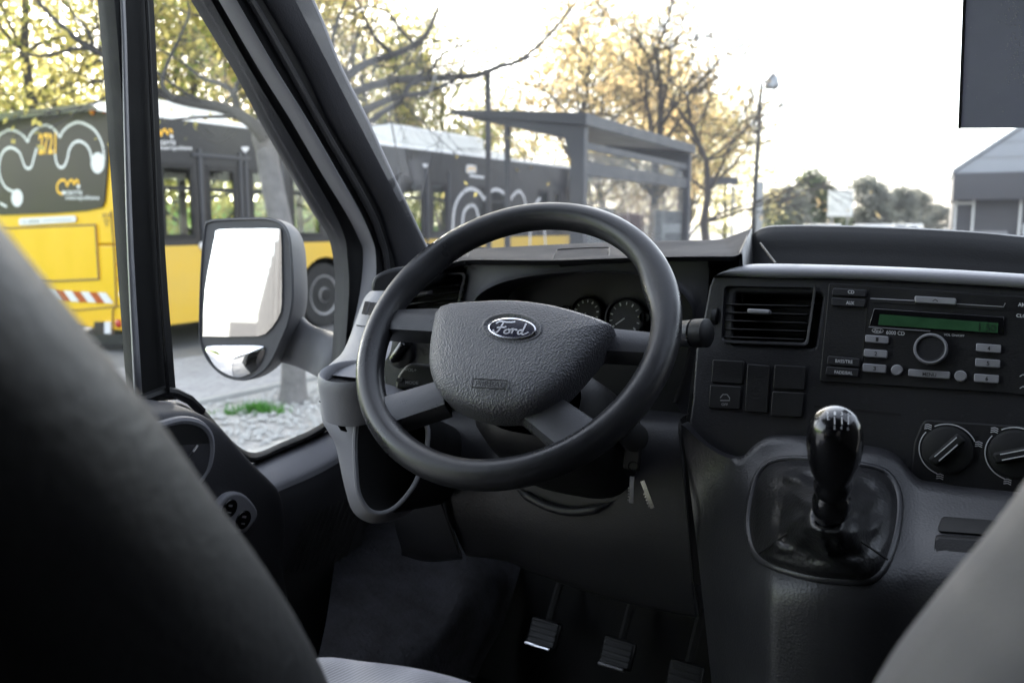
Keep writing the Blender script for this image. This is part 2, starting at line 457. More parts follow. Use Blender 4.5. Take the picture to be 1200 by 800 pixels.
# column shroud
ax = Vector((0, .86, -.5)).normalized(); q = Vector((0, .5, .86)).normalized()
mb = MB(); rows = []
for t, w, h in [(.05, .06, .04), (.06, .08, .055), (.12, .09, .062), (.22, .095, .066), (.34, .095, .066)]:
    c = WC + ax * t + Vector((0.012, 0, -.062))
    row = []
    for k in range(32):
        b = 2 * math.pi * k / 32
        e = 3.2
        cb, sb = math.cos(b), math.sin(b)
        row.append(c + WX * (w * math.copysign(abs(cb) ** (2 / e), cb)) + q * (h * math.copysign(abs(sb) ** (2 / e), sb)))
    rows.append(row)
mb.grid(rows, True)
shroud = vb(mb, 'column_shroud', 'dark', ang=60)
# ignition barrel
mb = MB().lathe([(.018, -.02), (.018, .012), (.015, .014), (.0, .014)], pY(742, 512, .985), (.35, -.9, .25), 20)
vb(mb, 'ignition_lock', 'black', shroud)
# wiper stalk (right) and radio stalk (left)
P0 = pY(770, 402, 1.02); P1 = pY(798, 391, .985); P2 = pY(830, 390, .975)
d = (P2 - P1).normalized()
mb = MB().tube([P0, P1, P1 + (P2 - P1) * .45], [.013, .0155, .0165], 16)
stalk = vb(mb, 'wiper_stalk', 'spoke', ang=50)
mb = MB().lathe([(.0125, 0), (.0170, .002), (.0170, .017), (.0145, .019), (.0, .0195)], P1 + (P2 - P1) * .48, d, 22)
vb(mb, 'stalk_end', 'dark', stalk)
mb = MB(); O = P1 + (P2 - P1) * .14 - ray(VB, 806, 391).normalized() * .0172
text_on(mb, 'C', O + Vector((0, 0, -.008)), d * .004, Vector((0, 0, .005)))
vb(mb, 'stalk_symbol', 'print', stalk, smooth=False)
mb = MB()
pr = [pY(x, y, .985) for x, y in roundpoly([(477, 424), (512, 427), (520, 452), (462, 458), (464, 440)], 8)]
mb.prism(pr, (0, .03, -.01))
rstalk = vb(mb, 'radio_stalk', 'dark', bevel=.005, bseg=3)
mb = MB(); fn = lambda x, y: pY(x, y, .983)
for t, x, y, w in (('VOL+', 474, 434.5, 14), ('MODE', 475, 449.5, 15)):
    O = fn(x, y); text_on(mb, t, O, fn(x + w, y + .9) - O, (fn(x, y - 3.6) - O))
vb(mb, 'stalk_lettering', 'print_dim', rstalk, smooth=False)
mb = MB().prism([fn(x, y) for x, y in roundpoly([(466, 442), (474, 443), (472, 448), (465, 447)], 2)], (0, -.003, 0))
vb(mb, 'stalk_button', 'black', rstalk, bevel=.001)

# ---- dashboard -----------------------------------------------------------
N_ = [(462, 326), (495, 317), (525, 311), (547, 306), (600, 306), (649, 306), (712, 304), (780, 302), (845, 301.5), (860, 301), (868, 298)]
F_ = [(478, 308), (505, 301), (533, 295), (551, 292), (610, 288.5), (660, 286), (712, 284), (780, 282), (838, 281), (858, 276), (880, 268)]
rows = [[pY(x, y + 5, 1.135) for x, y in N_], [pY(x, y + 3.5, 1.108) for x, y in N_], [pY(x, y, 1.10) for x, y in N_],
        [pY(x, y - 2.5, 1.106) for x, y in N_],
        [pY(x, y, 1.36) for x, y in F_], [pY(x, y, 1.40) + Vector((0, 0, -.012)) for x, y in F_], [pY(x, y, 1.46) + Vector((0, 0, -.07)) for x, y in F_]]
mb = MB()
mid = [(a * .45 + b * .55) + Vector((0, 0, .0)) for a, b in zip(rows[3], rows[4])]
rows.insert(4, mid)
mb.loft(rows, 4, 3)
dash = vb(mb, 'dashboard', 'shelf', ang=60)
# right cheek of the raised hood
mb = MB()
e = [r[-1] for r in rows]
mb.grid([e, [p + Vector((.012, .0, -.09)) for p in e]])
vb(mb, 'hood_cheek', 'dark', dash, solid=.004)
# lid on top of the shelf
lid = [(649, 305.5), (653, 296), (658, 293), (708, 291), (713, 293), (712, 303.5)]
def shelf(px, py, h):
    t = (306 - py) / (306 - 286.)
    return pY(px, py, 1.10 + .26 * max(0, t) ** 1.0) + Vector((0, -.001, h))
mb = MB().prism([pY(x, y, 1.097 + .08 * (306 - y) / 15) for x, y in roundpoly(lid, 3)], (0, .02, -.01))
vb(mb, 'storage_lid', 'shelf', dash, bevel=.002)
mb = MB().tube([pY(x, y, 1.0955 + .08 * (306 - y) / 15) for x, y in spl([(647, 306), (652, 295.5), (658, 292), (708, 290), (714, 292), (713, 304)], 3)], .0011, 6)
vb(mb, 'lid_gap', 'black', dash)
mb = MB().tube([pY(x, y, 1.097 + .1 * (308 - y) / 16) for x, y in [(544, 309), (548, 300), (551, 293)]], .0012, 6)
vb(mb, 'shelf_seam', 'black', dash)
# firewall behind everything
mb = MB().grid([[Vector((x, 1.42 - .02 * abs(x), z)) for x in (-.93, 0, 1.0)] for z in (-.06, -.5, -.9)])
vb(mb, 'firewall', 'black', smooth=False, solid=.01)
# instrument binnacle
inn = [(556, 430), (553, 390), (557, 353), (580, 334), (620, 323), (680, 317.5), (740, 319.5), (785, 331), (806, 348), (813, 370), (806, 420), (790, 470)]
outr = [(536, 430), (540, 380), (546, 330), (556, 309), (610, 307), (680, 306), (740, 305), (795, 303), (829, 306), (826, 370), (814, 420), (804, 492)]
rows = [[pY(x, y, 1.135) for x, y in outr], [pY(x, y, 1.122) for x, y in outr],
        [pY(a[0] * .8 + b[0] * .2, a[1] * .8 + b[1] * .2, 1.118) for a, b in zip(inn, outr)],
        [pY(x, y, 1.112) for x, y in inn], [pY(x, y + 1.5, 1.113) for x, y in inn],
        [pY(x, y, 1.112) + Vector((0, .10, -.004)) for x, y in inn]]
mb = MB().loft(rows, 4, 2)
vb(mb, 'instrument_surround', 'surround', dash, ang=50)
mb = MB().prism([pY(x, y, 1.215) for x, y in [(540, 440), (540, 330), (560, 318), (700, 312), (800, 320), (830, 350), (815, 500)]], (0, .01, 0))
clus = vb(mb, 'instrument_cluster', 'dark', smooth=False)
for cx, cy, r in ((688, 367, .024), (733, 373, .029), (664, 366, .010), (757, 372, .008)):
    c = pY(cx, cy, 1.205)
    mb = MB().lathe([(r * 1.06, -.01), (r * 1.06, .007), (r * .97, .008), (r * .93, .001), (0, .001)], c, (0, -1, .15), 32)
    g = vb(mb, 'gauge', 'dark', clus)
    if r > .02:
        mb = MB(); n = Vector((0, -1, .15)).normalized(); u = Vector((0, .15, 1)).normalized()
        for k in range(11):
            a = R_(220 - 26 * k); dd = WX * math.cos(a) + u * math.sin(a)
            ribbon(mb, [c + dd * r * .68 + n * .003, c + dd * r * .84 + n * .003], .0022 if k % 2 == 0 else .0012, n)
        ribbon(mb, [c - u * .0 + n * .004, c + (WX * -.6 + u * -.5) * r * .75 + n * .004], .0015, n)
        vb(mb, 'gauge_marks', 'print', clus, smooth=False)
# left end pod
pod = [(434, 341), (435, 328), (442, 320), (458, 314), (482, 311), (505, 312), (505, 330), (470, 343), (445, 347)]
mb = MB().prism([pY(x, y, 1.03 + (x - 434) * .0006) for x, y in spl(pod, 3, True)], (0, .1, .0))
vb(mb, 'dash_end_pod', 'dash', dash, bevel=.008, bseg=3)

# air vents
def vent(name, TL, TR, BR, BL, fn, nrm, nslat, y_a, tab, thick=.006, fmat='dash', back=.045, inset=3, tl=.08):
    """frame, dark duct and slats of one outlet; corners in order, fn(px,py,h) on the face"""
    cs_ = [TL, TR, BR, BL]
    o_ = roundpoly(cs_, 6, 4)
    c = (sum(p[0] for p in cs_) / 4, sum(p[1] for p in cs_) / 4)
    i_ = [(c[0] + (p[0] - c[0]) * (1 - inset / 45), c[1] + (p[1] - c[1]) * (1 - inset / 32)) for p in o_]
    mb = MB().grid([[fn(x, y, -.004) for x, y in o_], [fn(x, y, thick) for x, y in o_], [fn(x, y, thick) for x, y in [(a[0] * .5 + b[0] * .5, a[1] * .5 + b[1] * .5) for a, b in zip(o_, i_)]],
                    [fn(x, y, thick * .6) for x, y in i_], [fn(x, y, -back) for x, y in i_]], True)
    v = vb(mb, name, fmat, ang=45)
    mb = MB().prism([fn(x, y, -back + .002) for x, y in i_], -nrm * .004)
    vb(mb, 'duct', 'black', v, smooth=False)
    for k in range(nslat):
        t = y_a + (1 - y_a) * (k + .3) / nslat
        l = Vector(TL).lerp(Vector(BL), t); r = Vector(TR).lerp(Vector(BR), t)
        l2 = l.lerp(r, .055); r2 = l.lerp(r, .945)
        a = fn(l2.x, l2.y, .001); b = fn(r2.x, r2.y, .001); X = (b - a).normalized()
        up = nrm.cross(X).normalized();  up = up if up.z > 0 else -up
        D = (nrm * 1 + up * tl).normalized(); Tn = D.cross(X).normalized()
        mb = MB().box((a + b) / 2 - D * .010, (b - a).length, .024, .0016, X, D, Tn)
        vb(mb, 'slat', 'dark', v, bevel=.0007)
    if tab:
        a, b = fn(tab[0], tab[1], .007), fn(tab[2], tab[3], .007)
        X = (b - a).normalized(); Tn = nrm.cross(X).normalized()
        mb = MB().box((a + b) / 2, (b - a).length, .012, .0055, X, nrm, Tn)
        vb(mb, 'vent_tab', 'silver', v, bevel=.0015)
    return v
NY = Vector((0, -1, 0))
vent('air_vent', (462, 325), (546, 319), (537, 362), (456, 374), lambda x, y, h: pY(x, y, 1.118 - h), NY, 4, .28, (487, 344, 505, 342), back=.05)
# plate under the left vent with the light switch
mb = MB().prism([pY(x, y, 1.09) for x, y in [(425, 380), (520, 384), (540, 378), (530, 500), (425, 480)]], (0, .02, 0))
sp = vb(mb, 'switch_panel', 'lower', dash, bevel=.004)
mb = MB().lathe([(.024, -.004), (.024, .004), (.021, .006), (.0, .006)], pY(469, 413, 1.085), NY, 28)
ls = vb(mb, 'light_switch', 'dark')
c = pY(469, 412, 1.075); dg_ = (pY(478, 398, 1.075) - pY(458, 427, 1.075)).normalized()
mb = MB().box(c, .040, .024, .013, dg_, NY, dg_.cross(NY))
vb(mb, 'switch_grip', 'gloss', ls, bevel=.006, bseg=3)
mb = MB(); fn = lambda x, y: pY(x, y, 1.0885)
ribbon(mb, [fn(494, 409), fn(497, 416), fn(503, 414), fn(502, 407), fn(498, 405)], .003, NY); ribbon(mb, [fn(491, 407), fn(495, 411)], .002, NY)
vb(mb, 'switch_symbol', 'inkdark', ls, smooth=False)
# light grey dash end running down to the cup holder
Lf = [(437, 341), (429, 351), (418, 381), (406, 410), (394, 423), (376, 438)]
Rt = [(470, 340), (468, 352), (462, 381), (458, 410), (450, 425), (440, 445)]
yy = [1.03, 1.02, .97, .92, .90, .87]
mb = MB().loft([[pY(a[0] - 3, a[1], y + .03) for a, y in zip(Lf, yy)], [pY(a[0], a[1], y) for a, y in zip(Lf, yy)],
                [pY(a[0] * .5 + b[0] * .5, a[1] * .5 + b[1] * .5, y - .006) for a, b, y in zip(Lf, Rt, yy)], [pY(b[0], b[1], y) for b, y in zip(Rt, yy)]], 3, 4)
vb(mb, 'dash_end', 'grey', dash, ang=70)
for q in ([(427, 353), (433, 354), (429, 369), (423, 368)], [(434.5, 354), (440, 355), (436, 370), (430.5, 369)]):
    mb = MB().prism([pY(x, y, 1.0 - (y - 351) * .0019) for x, y in q], (0, .006, 0))
    vb(mb, 'side_vent', 'dark', dash, bevel=.001)
mb = MB().prism([pY(x, y, .955 - (y - 389) * .0018) for x, y in roundpoly([(419, 388), (424, 389), (420, 413), (409, 412)], 2)], (0, .006, 0))
vb(mb, 'side_slot', 'black', dash, bevel=.001)
mb = MB().tube([pY(418, 381, .968), pY(424, 382, .962), pY(440, 383, .962)], .0008, 6)
vb(mb, 'dash_end_seam', 'black', dash)
# cup holder and door-side pocket
cc = pY(411, 437, .86); cax = Vector((.02, -.22, 1)).normalized()
mb = MB().lathe([(.0405, -.055), (.042, -.01), (.0415, -.001), (.039, .003), (.036, .001), (.0345, -.006), (.032, -.06), (.0, -.06)], cc, cax, 40)
cup = vb(mb, 'cup_holder', 'grey', ang=60)
mb = MB().lathe([(.0335, -.012), (.031, -.058), (.0, -.058)], cc, cax, 40)
vb(mb, 'cup_well', 'dash', cup)
# pocket: outer wall wraps from the cup to the rim of the bin
rimc = [(424, 470), (420, 490), (417, 516), (418, 550), (421, 577), (432, 596), (447, 601), (464, 594), (480, 577), (490, 560), (500, 530), (500, 495), (470, 470)]
def rimY(x, y): return .885 - .0003 * (y - 470) + .0009 * (x - 418)
rim3 = [pY(x, y, rimY(x, y)) for x, y in spl(rimc, 4, True)]
outc = [(376, 448), (375, 462), (377, 486), (394, 503), (408, 560), (418, 596), (442, 612), (470, 606), (492, 590), (506, 568), (516, 530), (512, 480), (440, 446)]
out3 = [pY(x, y, rimY(x, y) + (.06 if x < 420 else .05)) for x, y in spl(outc, 4, True)]
mid3 = [(a * .35 + b * .65) + Vector((0, -.016, 0)) for a, b in zip(rim3, out3)]
mb = MB().loft([out3, mid3, [p + Vector((0, -.004, 0)) for p in rim3], [p + Vector((0, .003, 0)) for p in rim3]], 1, 3, closed=False)
pocket = vb(mb, 'dash_pocket', 'grey', ang=70)
cR = sum(rim3, Vector()) / len(rim3)
mb = MB().grid([rim3, [cR + (p - cR) * .97 + Vector((0, .03, -.01)) for p in rim3], [cR + (p - cR) * .8 + Vector((0, .13, -.04)) for p in rim3], [cR + (p - cR) * .02 + Vector((0, .13, -.04)) for p in rim3]], True)
vb(mb, 'pocket_well', 'black', pocket)
mb = MB().tube([p + Vector((0, -.002, 0)) for p in rim3], .0035, 8, closed=True)
vb(mb, 'pocket_rim', 'grey', pocket)
mb = MB().prism([pY(x, y, rimY(x, y) - .012) for x, y in roundpoly([(394, 495), (403, 499), (406, 506), (399, 504)], 1)], (0, .002, 0))
vb(mb, 'clip_hole', 'black', pocket, smooth=False)
mb = MB().tube([pY(x, y, .85) for x, y in [(374, 470), (384, 474), (400, 476), (415, 473)]], .0008, 6)
vb(mb, 'cup_seam', 'black', cup)
# knee panel under the wheel
kr = [[(506, 487), (560, 489), (640, 490), (720, 491), (795, 497)], [(508, 520), (560, 530), (640, 540), (730, 545), (800, 550)],
      [(522, 590), (570, 600), (650, 618), (740, 630), (807, 640)], [(543, 645), (590, 652), (652, 676), (735, 700), (814, 716)]]
ky = [1.075, 1.045, 1.035, 1.06]
rows = [[pY(x, y, Y) for x, y in r] for r, Y in zip(kr, ky)]
rows.insert(0, [p + Vector((0, .05, .006)) for p in rows[0]])
rows.append([p + Vector((0, .03, -.014)) for p in rows[-1]]); rows.append([p + Vector((0, .12, -.01)) for p in rows[-1]])
vb(MB().loft(rows, 4, 4), 'knee_panel', 'knee', dash, ang=60)
# ridge and panel left of it
lr = [[(470, 480), (488, 483), (505, 488)], [(462, 560), (485, 560), (512, 530)], [(462, 610), (490, 605), (521, 588)], [(470, 642), (500, 648), (541, 648)], [(470, 650), (500, 658), (541, 655)]]
ly = [1.08, 1.03, 1.03, 1.06, 1.12]
vb(MB().loft([[pY(x, y, Y + (0 if i < 2 else -.006)) for i, (x, y) in enumerate(r)] for r, Y in zip(lr, ly)], 4, 4), 'lower_side_panel', 'knee', dash)
vb(MB().tube([pY(x, y, Y) for (x, y), Y in zip([(495, 500), (500, 550), (517, 590), (538, 648)], (1.05, 1.025, 1.02, 1.04))], .0016, 6), 'knee_panel_seam', 'black', dash)
# column cut-out collar
vb(MB().tube([pY(x, y, 1.037 - (y - 560) * .0002) for x, y in spl([(606, 573), (622, 583), (645, 594), (670, 599), (698, 596), (716, 588)], 4)], [.001, .003, .005] + [.0065] * 14 + [.005, .003, .002, .001], 10), 'column_collar', 'lower', dash)
# right seam
vb(MB().tube([pY(x, y, Y) for (x, y), Y in zip([(797, 494), (800, 540), (806, 610), (813, 680), (820, 722)], (1.06, 1.03, 1.018, 1.028, 1.05))], .0018, 6), 'console_seam', 'black', dash)

# ---- centre stack --------------------------------------------------------
CSn = Vector((-.06, -1, .20)).normalized(); CSP = pY(1090, 400, 1.07)
def cs(px, py, h=0): return pP(px, py, CSP + CSn * h, CSn)
lipB = [(836, 324), (850, 322), (900, 325), (1000, 326.5), (1100, 331), (1200, 337), (1290, 344)]
lipT = [(846, 319), (868, 311.5), (900, 309), (1000, 311), (1100, 315), (1200, 321), (1290, 327)]
base = [(836, 323), (900, 324), (1000, 326), (1100, 331), (1290, 344), (1290, 680), (1060, 640), (860, 600), (808, 560), (806, 505), (811, 470), (815, 410), (824, 372), (831, 335)]
stack = vb(MB().prism([cs(x, y, 0) for x, y in base], -CSn * .04), 'centre_stack', 'dash', dash, bevel=.005, bseg=3)
cut(stack, MB().prism([cs(x, y, .05) for x, y in roundpoly([(849, 335), (955, 337), (945.5, 403), (845.5, 399)], 5, 3)], -CSn * .15))
# lip and open tray above
rows = [[cs(x, y + 1, -.004) for x, y in lipB], [cs(x, y, .004) for x, y in lipB], [cs(a[0] * .6 + b[0] * .4, a[1] * .6 + b[1] * .4, .0075) for a, b in zip(lipB, lipT)],
        [cs(a[0] * .25 + b[0] * .75, a[1] * .25 + b[1] * .75, .003) for a, b in zip(lipB, lipT)], [cs(x, y, -.012) for x, y in lipT], [cs(x, y, -.016) + Vector((0, 0, -.004)) for x, y in lipT]]
vb(MB().loft(rows, 4, 3), 'tray_lip', 'lip', dash, ang=70)
bk = [(872, 284), (893, 268), (933, 265), (1033, 267), (1133, 272), (1200, 278), (1290, 287)]
t0 = rows[-1]
topb = [pY(x, y, 1.36) for x, y in bk]
rows2 = [t0, [p + Vector((0, .01, -.04)) for p in t0], [Vector((a.x * .4 + b.x * .6, 1.30, -.085)) for a, b in zip(t0, topb)], [Vector((b.x, 1.335, b.z - .055)) for b in topb],
         [b + Vector((0, -.012, -.016)) for b in topb], topb]
vb(MB().loft(rows2, 4, 4), 'storage_tray', 'dark', dash, ang=60)
vb(MB().loft([topb, [b + Vector((0, .02, .001)) for b in topb], [b + Vector((0, .07, -.02)) for b in topb]], 4, 3), 'tray_back', 'dash', dash)
vb(MB().tube([pY(891, 285, 1.22), pY(909, 309, 1.115)], .0016, 8), 'tray_edge', 'black', dash)
# centre vent
vent('air_vent', (847, 333), (957, 335), (947, 405), (843, 401), cs, CSn, 5, .30, (877, 364.5, 903, 366), fmat='dash', back=.05, tl=-.06)
mb = MB().lathe([(.011, -.004), (.012, -.003), (.012, .003), (.011, .004)], cs(838, 371, -.004), Vector((1, 0, 0)), 24)
vb(mb, 'vent_wheel', 'dark', dash)
# switch blanks
for q, ic in (([(835, 421), (872, 423), (870, 450), (833, 448)], 0), ([(832, 450.5), (869, 452.5), (867, 480), (830, 478)], 1), ([(875.5, 426), (902.5, 428), (899.5, 484), (872.5, 482)], 0),
              ([(907.5, 427), (945, 429), (943, 457), (905.5, 455)], 0), ([(905, 458), (942.5, 460), (940, 489), (902.5, 487)], 2)):
    b_ = vb(MB().prism([cs(x, y, .004) for x, y in roundpoly(q, 1.5, 2)], -CSn * .008), 'dash_switch', 'dark', dash, bevel=.0012)
    if ic == 1:
        mb = MB(); fn = lambda x, y: cs(x, y, .0045)
        ribbon(mb, [fn(844, 466), fn(847, 462), fn(852, 462), fn(855, 466), fn(855, 469), fn(844, 469)], .0013, CSn); text_on(mb, 'OFF', fn(845.5, 475), fn(853, 475.3) - fn(845.5, 475), fn(845.5, 472) - fn(845.5, 475))
        vb(mb, 'switch_symbol', 'print_dim', dash, smooth=False)
    if ic == 2:
        vb(MB().prism([cs(x, y, .0046) for x, y in [(936, 481), (940, 481.2), (939.8, 485), (935.8, 484.8)]], -CSn * .001), 'switch_lamp', 'black', dash, smooth=False)
# radio
rq = roundpoly([(971, 331), (1290, 353), (1290, 475), (1180, 461), (960, 447)], 4)
radio = vb(MB().prism([cs(x, y, .0035) for x, y in rq], -CSn * .02), 'radio', 'dark', label='black car radio with green display and a round volume knob', bevel=.0015)
for q in ([(976, 337), (1016, 339.5), (1015, 348), (974.5, 346)], [(974.3, 348.3), (1015, 350.5), (1013.5, 360), (974, 358)], [(970, 416.5), (1008, 420), (1007, 430), (968.5, 427)], [(968.3, 429), (1007, 432), (1006, 442), (967, 439)]):
    vb(MB().prism([cs(x, y, .0075) for x, y in roundpoly(q, 2, 2)], -CSn * .006), 'radio_button', 'dash', radio, bevel=.001)
vb(MB().tube([cs(1018, 336, .0035), cs(1009, 444, .0035)], .0007, 6), 'face_seam', 'black', radio)
vb(MB().prism([cs(x, y, .0045) for x, y in [(1020, 350.5), (1176, 360), (1176, 363), (1020, 353.5)]], -CSn * .003), 'disc_slot', 'black', radio, smooth=False)
vb(MB().tube([cs(1020, 349.8, .004), cs(1071, 352.4, .004)], .0008, 6), 'slot_highlight', 'silver', radio)  # pale strips here and below drawn as highlights along the disc slot
vb(MB().tube([cs(1121, 356, .004), cs(1176, 359.5, .004), cs(1178, 355, .004)], .0006, 6), 'slot_highlight', 'print_dim', radio)
vb(MB().prism([cs(x, y, .007) for x, y in [(1024, 361), (1177, 371), (1176, 392), (1018, 382)]], -CSn * .0045), 'display_window', 'gloss', radio, bevel=.0008)
vb(MB().tube([cs(1018, 383, .006), cs(1090, 388, .006)], .0006, 6), 'display_edge', 'silver', radio)
dsp = vb(MB().prism([cs(x, y, .0082) for x, y in [(1031, 368), (1170, 378.5), (1169, 390), (1029, 380.5)]], -CSn * .001), 'display', 'lcd', radio, smooth=False)
mb = MB(); text_on(mb, '1 50', cs(1147, 387.6, .0085), cs(1167, 389, .0085) - cs(1147, 387.6, .0085), cs(1147.5, 379, .0085) - cs(1147, 387.6, .0085))
vb(mb, 'display_digits', 'lcd_seg', radio, smooth=False)
def rbtn(x0, y0, x1, y1, t=.07, mat='silver', h=.0085, r=1.5):
    return vb(MB().prism([cs(x, y, h) for x, y in roundpoly(tilt4(x0, y0, x1, y1, t), r, 2)], -CSn * .006), 'radio_button', mat, radio, bevel=.0008)
rb = [(1014, 392, 1041.5, 402.5, '1'), (1012.5, 408.5, 1040, 419.5, '2'), (1011, 425.5, 1038.5, 437, '3'), (1144, 402, 1173.5, 413.5, '4'), (1143, 419.5, 1172.5, 431, '5'), (1141.5, 437.5, 1171, 449, '6')]
for x0, y0, x1, y1, t in rb:
    ink = MB()
    rbtn(x0, y0, x1, y1)
    cx, cy = (x0 + x1) / 2, (y0 + y1) / 2
    text_on(ink, t, cs(cx - 1.6, cy + 2.6, .0088), cs(cx + 1.6, cy + 2.8, .0088) - cs(cx - 1.6, cy + 2.6, .0088), cs(cx - 1.4, cy - 2.2, .0088) - cs(cx - 1.6, cy + 2.6, .0088)); vb(ink, 'button_digit', 'inkdark', radio, smooth=False)
rbtn(1072, 346.5, 1120.5, 357, .06)
rbtn(1064.5, 432, 1113.5, 444, .07)
ink = MB(); O = cs(1081, 440.2, .0088); text_on(ink, 'MENU', O, cs(1097, 441.4, .0088) - O, cs(1081.2, 436, .0088) - O)
vb(ink, 'lettering', 'inkdark', radio, smooth=False); ink = MB()
ribbon(ink, [cs(1093, 352.8, .0088), cs(1096, 350.6, .0088), cs(1099, 353.2, .0088)], .0009, CSn)
vb(ink, 'eject_mark', 'inkdark', radio, smooth=False)
for cx, cy in ((1052, 434), (1126, 441)):
    vb(MB().lathe([(.0062, -.004), (.0062, .0085), (.0052, .0095), (0, .0095)], cs(cx, cy, 0), CSn, 24), 'radio_button', 'silver', radio)
kn = vb(MB().lathe([(.0175, 0), (.0172, .014), (.0160, .017), (.0138, .0175), (.0125, .0155), (.0, .0150)], cs(1091.5, 410, 0), CSn, 40), 'volume_knob', 'dash', radio, ang=45)
vb(MB().lathe([(.0176, .013), (.0172, .0166), (.0160, .0182), (.0145, .0180), (.0142, .0150)], cs(1091.5, 410, 0), CSn, 40, cap=False), 'knob_ring', 'silver', radio)
def word(t, x0, x1, y, hpx, tilt=.07, h=.0078, fn=cs, shear=0):
    mb = MB(); O = fn(x0, y, h); text_on(mb, t, O, fn(x1, y + tilt * (x1 - x0), h) - O, fn(x0 + .1, y - hpx, h) - O, shear)
    vb(mb, 'lettering', 'print', radio, smooth=False)
word('6000 CD', 1038.5, 1060, 391.5, 4.6, h=.0042); word('CD', 993.5, 1001, 343.8, 4); word('AUX', 991.5, 1001, 356.5, 4)
word('AM/FM', 1193, 1211, 359, 4.6, h=.0042); word('CLOCK', 1191, 1212, 371.5, 4, h=.0042)
word('VOL ON/OFF', 1106, 1130, 393.2, 2.8, h=.0042); word('BASS/TRE', 979, 999, 424.6, 4); word('FADE/BAL', 978, 999, 437.6, 3.8)
for y0 in (441, 455):
    wp = MB(); ribbon(wp, [cs(1195, y0, .0042), cs(1199, y0 - 2.5, .0042), cs(1203, y0 + .5, .0042)], .0008, CSn); vb(wp, 'arrow_mark', 'print', radio, smooth=False)
wp = MB()
ribbon(wp, [cs(x, y, .0042) for x, y in oval(1028.5, 387.3, 6.6, 2.7, .06, 24)] + [cs(1035.1, 387.7, .0042)], .0006, CSn)
script(wp, lambda x, y: cs(1028.5 + x, 387.5 + y + .06 * x, .0043), .25, .0005, CSn)
vb(wp, 'maker_mark', 'print', radio, smooth=False)
# slot under radio
vb(MB().prism([cs(x, y, .0006) for x, y in [(954, 474.5), (1056, 484.5), (1056, 487.5), (954, 477.5)]], -CSn * .002), 'card_slot', 'black', dash, smooth=False)
# heater controls
hp = vb(MB().prism([cs(x, y, .003) for x, y in roundpoly([(1082, 491), (1290, 505), (1290, 600), (1066, 580), (1070, 520)], 8)], -CSn * .01), 'heater_panel', 'dark', bevel=.002)
for cx, cy, pa in ((1110.5, 527, 52), (1190, 532, 22)):
    c = cs(cx, cy, .003)
    vb(MB().lathe([(.026, 0), (.0255, .006), (.022, .008), (.0, .008)], c, CSn, 40), 'heater_knob', 'black', hp)
    u = CSn.cross(Vector((1, 0, 0))).normalized(); u = u if u.z > 0 else -u; X = u.cross(CSn).normalized(); X = X if X.x > 0 else -X
    dd = X * math.cos(R_(pa)) + u * math.sin(R_(pa)); ee = X * -math.sin(R_(pa)) + u * math.cos(R_(pa))
    vb(MB().box(c + CSn * .013, .042, .012, .012, dd, ee, CSn), 'knob_grip', 'black', hp, bevel=.003, bseg=3)
    mb = MB()
    ribbon(mb, [c + CSn * .0195 - dd * .014 + ee * .003, c + CSn * .0195 + dd * .017 + ee * .003], .0012, CSn); ribbon(mb, [c + CSn * .0195 - dd * .014 - ee * .003, c + CSn * .0195 + dd * .012 - ee * .003], .0012, CSn)
    for a0, a1 in ((28, 125), (145, 255)):
        ribbon(mb, [c + CSn * .0012 + (X * math.cos(R_(a)) + u * math.sin(R_(a))) * .0285 for a in range(a0, a1 + 1, 5)], .0011, CSn)
    for a in (135, 20, 262):
        p = c + CSn * .0012 + (X * math.cos(R_(a)) + u * math.sin(R_(a))) * .031
        for k in (-1, 0, 1): ribbon(mb, [p + u * k * .0022 - X * .0035, p + u * (k * .0022 + .0012), p + u * k * .0022 + X * .0035], .0009, CSn)
    vb(mb, 'heater_marks', 'print', hp, smooth=False)

# ---- gear console --------------------------------------------------------
E_ = [(798, 497), (804, 501), (819, 516), (841, 531), (861, 538), (871, 534), (883, 522), (896, 514), (915, 512), (950, 514), (1010, 525), (1035, 530), (1051, 539), (1067, 558), (1080, 568), (1105, 572), (1137, 577), (1290, 592)]
def sm(t): t = max(0, min(1, t)); return t * t * (3 - 2 * t)
def conY(px, py): return 1.035 - .155 * sm((py - 500) / 210) * sm((px - 800) / 110) - .02 * sm((px - 840) / 130) * sm((1080 - px) / 90) * sm((py - 512) / 30)
rows = []
Ed = spl(E_, 3)
for k in range(25):
    t = k / 24
    r = []
    for i, (x, y) in enumerate(Ed):
        xl = x + (44 * t if x < 830 else 44 * t * max(0, (1290 - x) / 460))
        yl = y + (880 - y) * t ** 1.15
        r.append(pY(xl, yl, conY(xl, yl)))
    rows.append(r)
back = [p + Vector((0, .03, -.002)) for p in rows[0]]
rows = [back] + rows
con = vb(MB().grid(rows), 'gear_console', 'lower', ang=70)
G_ = [(877, 618), (880, 587), (888, 558), (902, 543), (924, 538), (953, 539), (997, 544), (1026, 549), (1042, 558), (1052, 577), (1053, 602), (1048, 631), (1038, 660), (1026, 675), (1010, 680), (978, 679), (947, 675), (909, 664), (886, 650)]
Gs = spl(G_, 4, True)
vb(MB().tube([pY(x, y, conY(x, y) - .002) for x, y in Gs], .0045, 10, closed=True), 'gaiter_frame', 'lower', con)
GB = pY(973, 606, .83)
gc = (970, 606)
rows = []
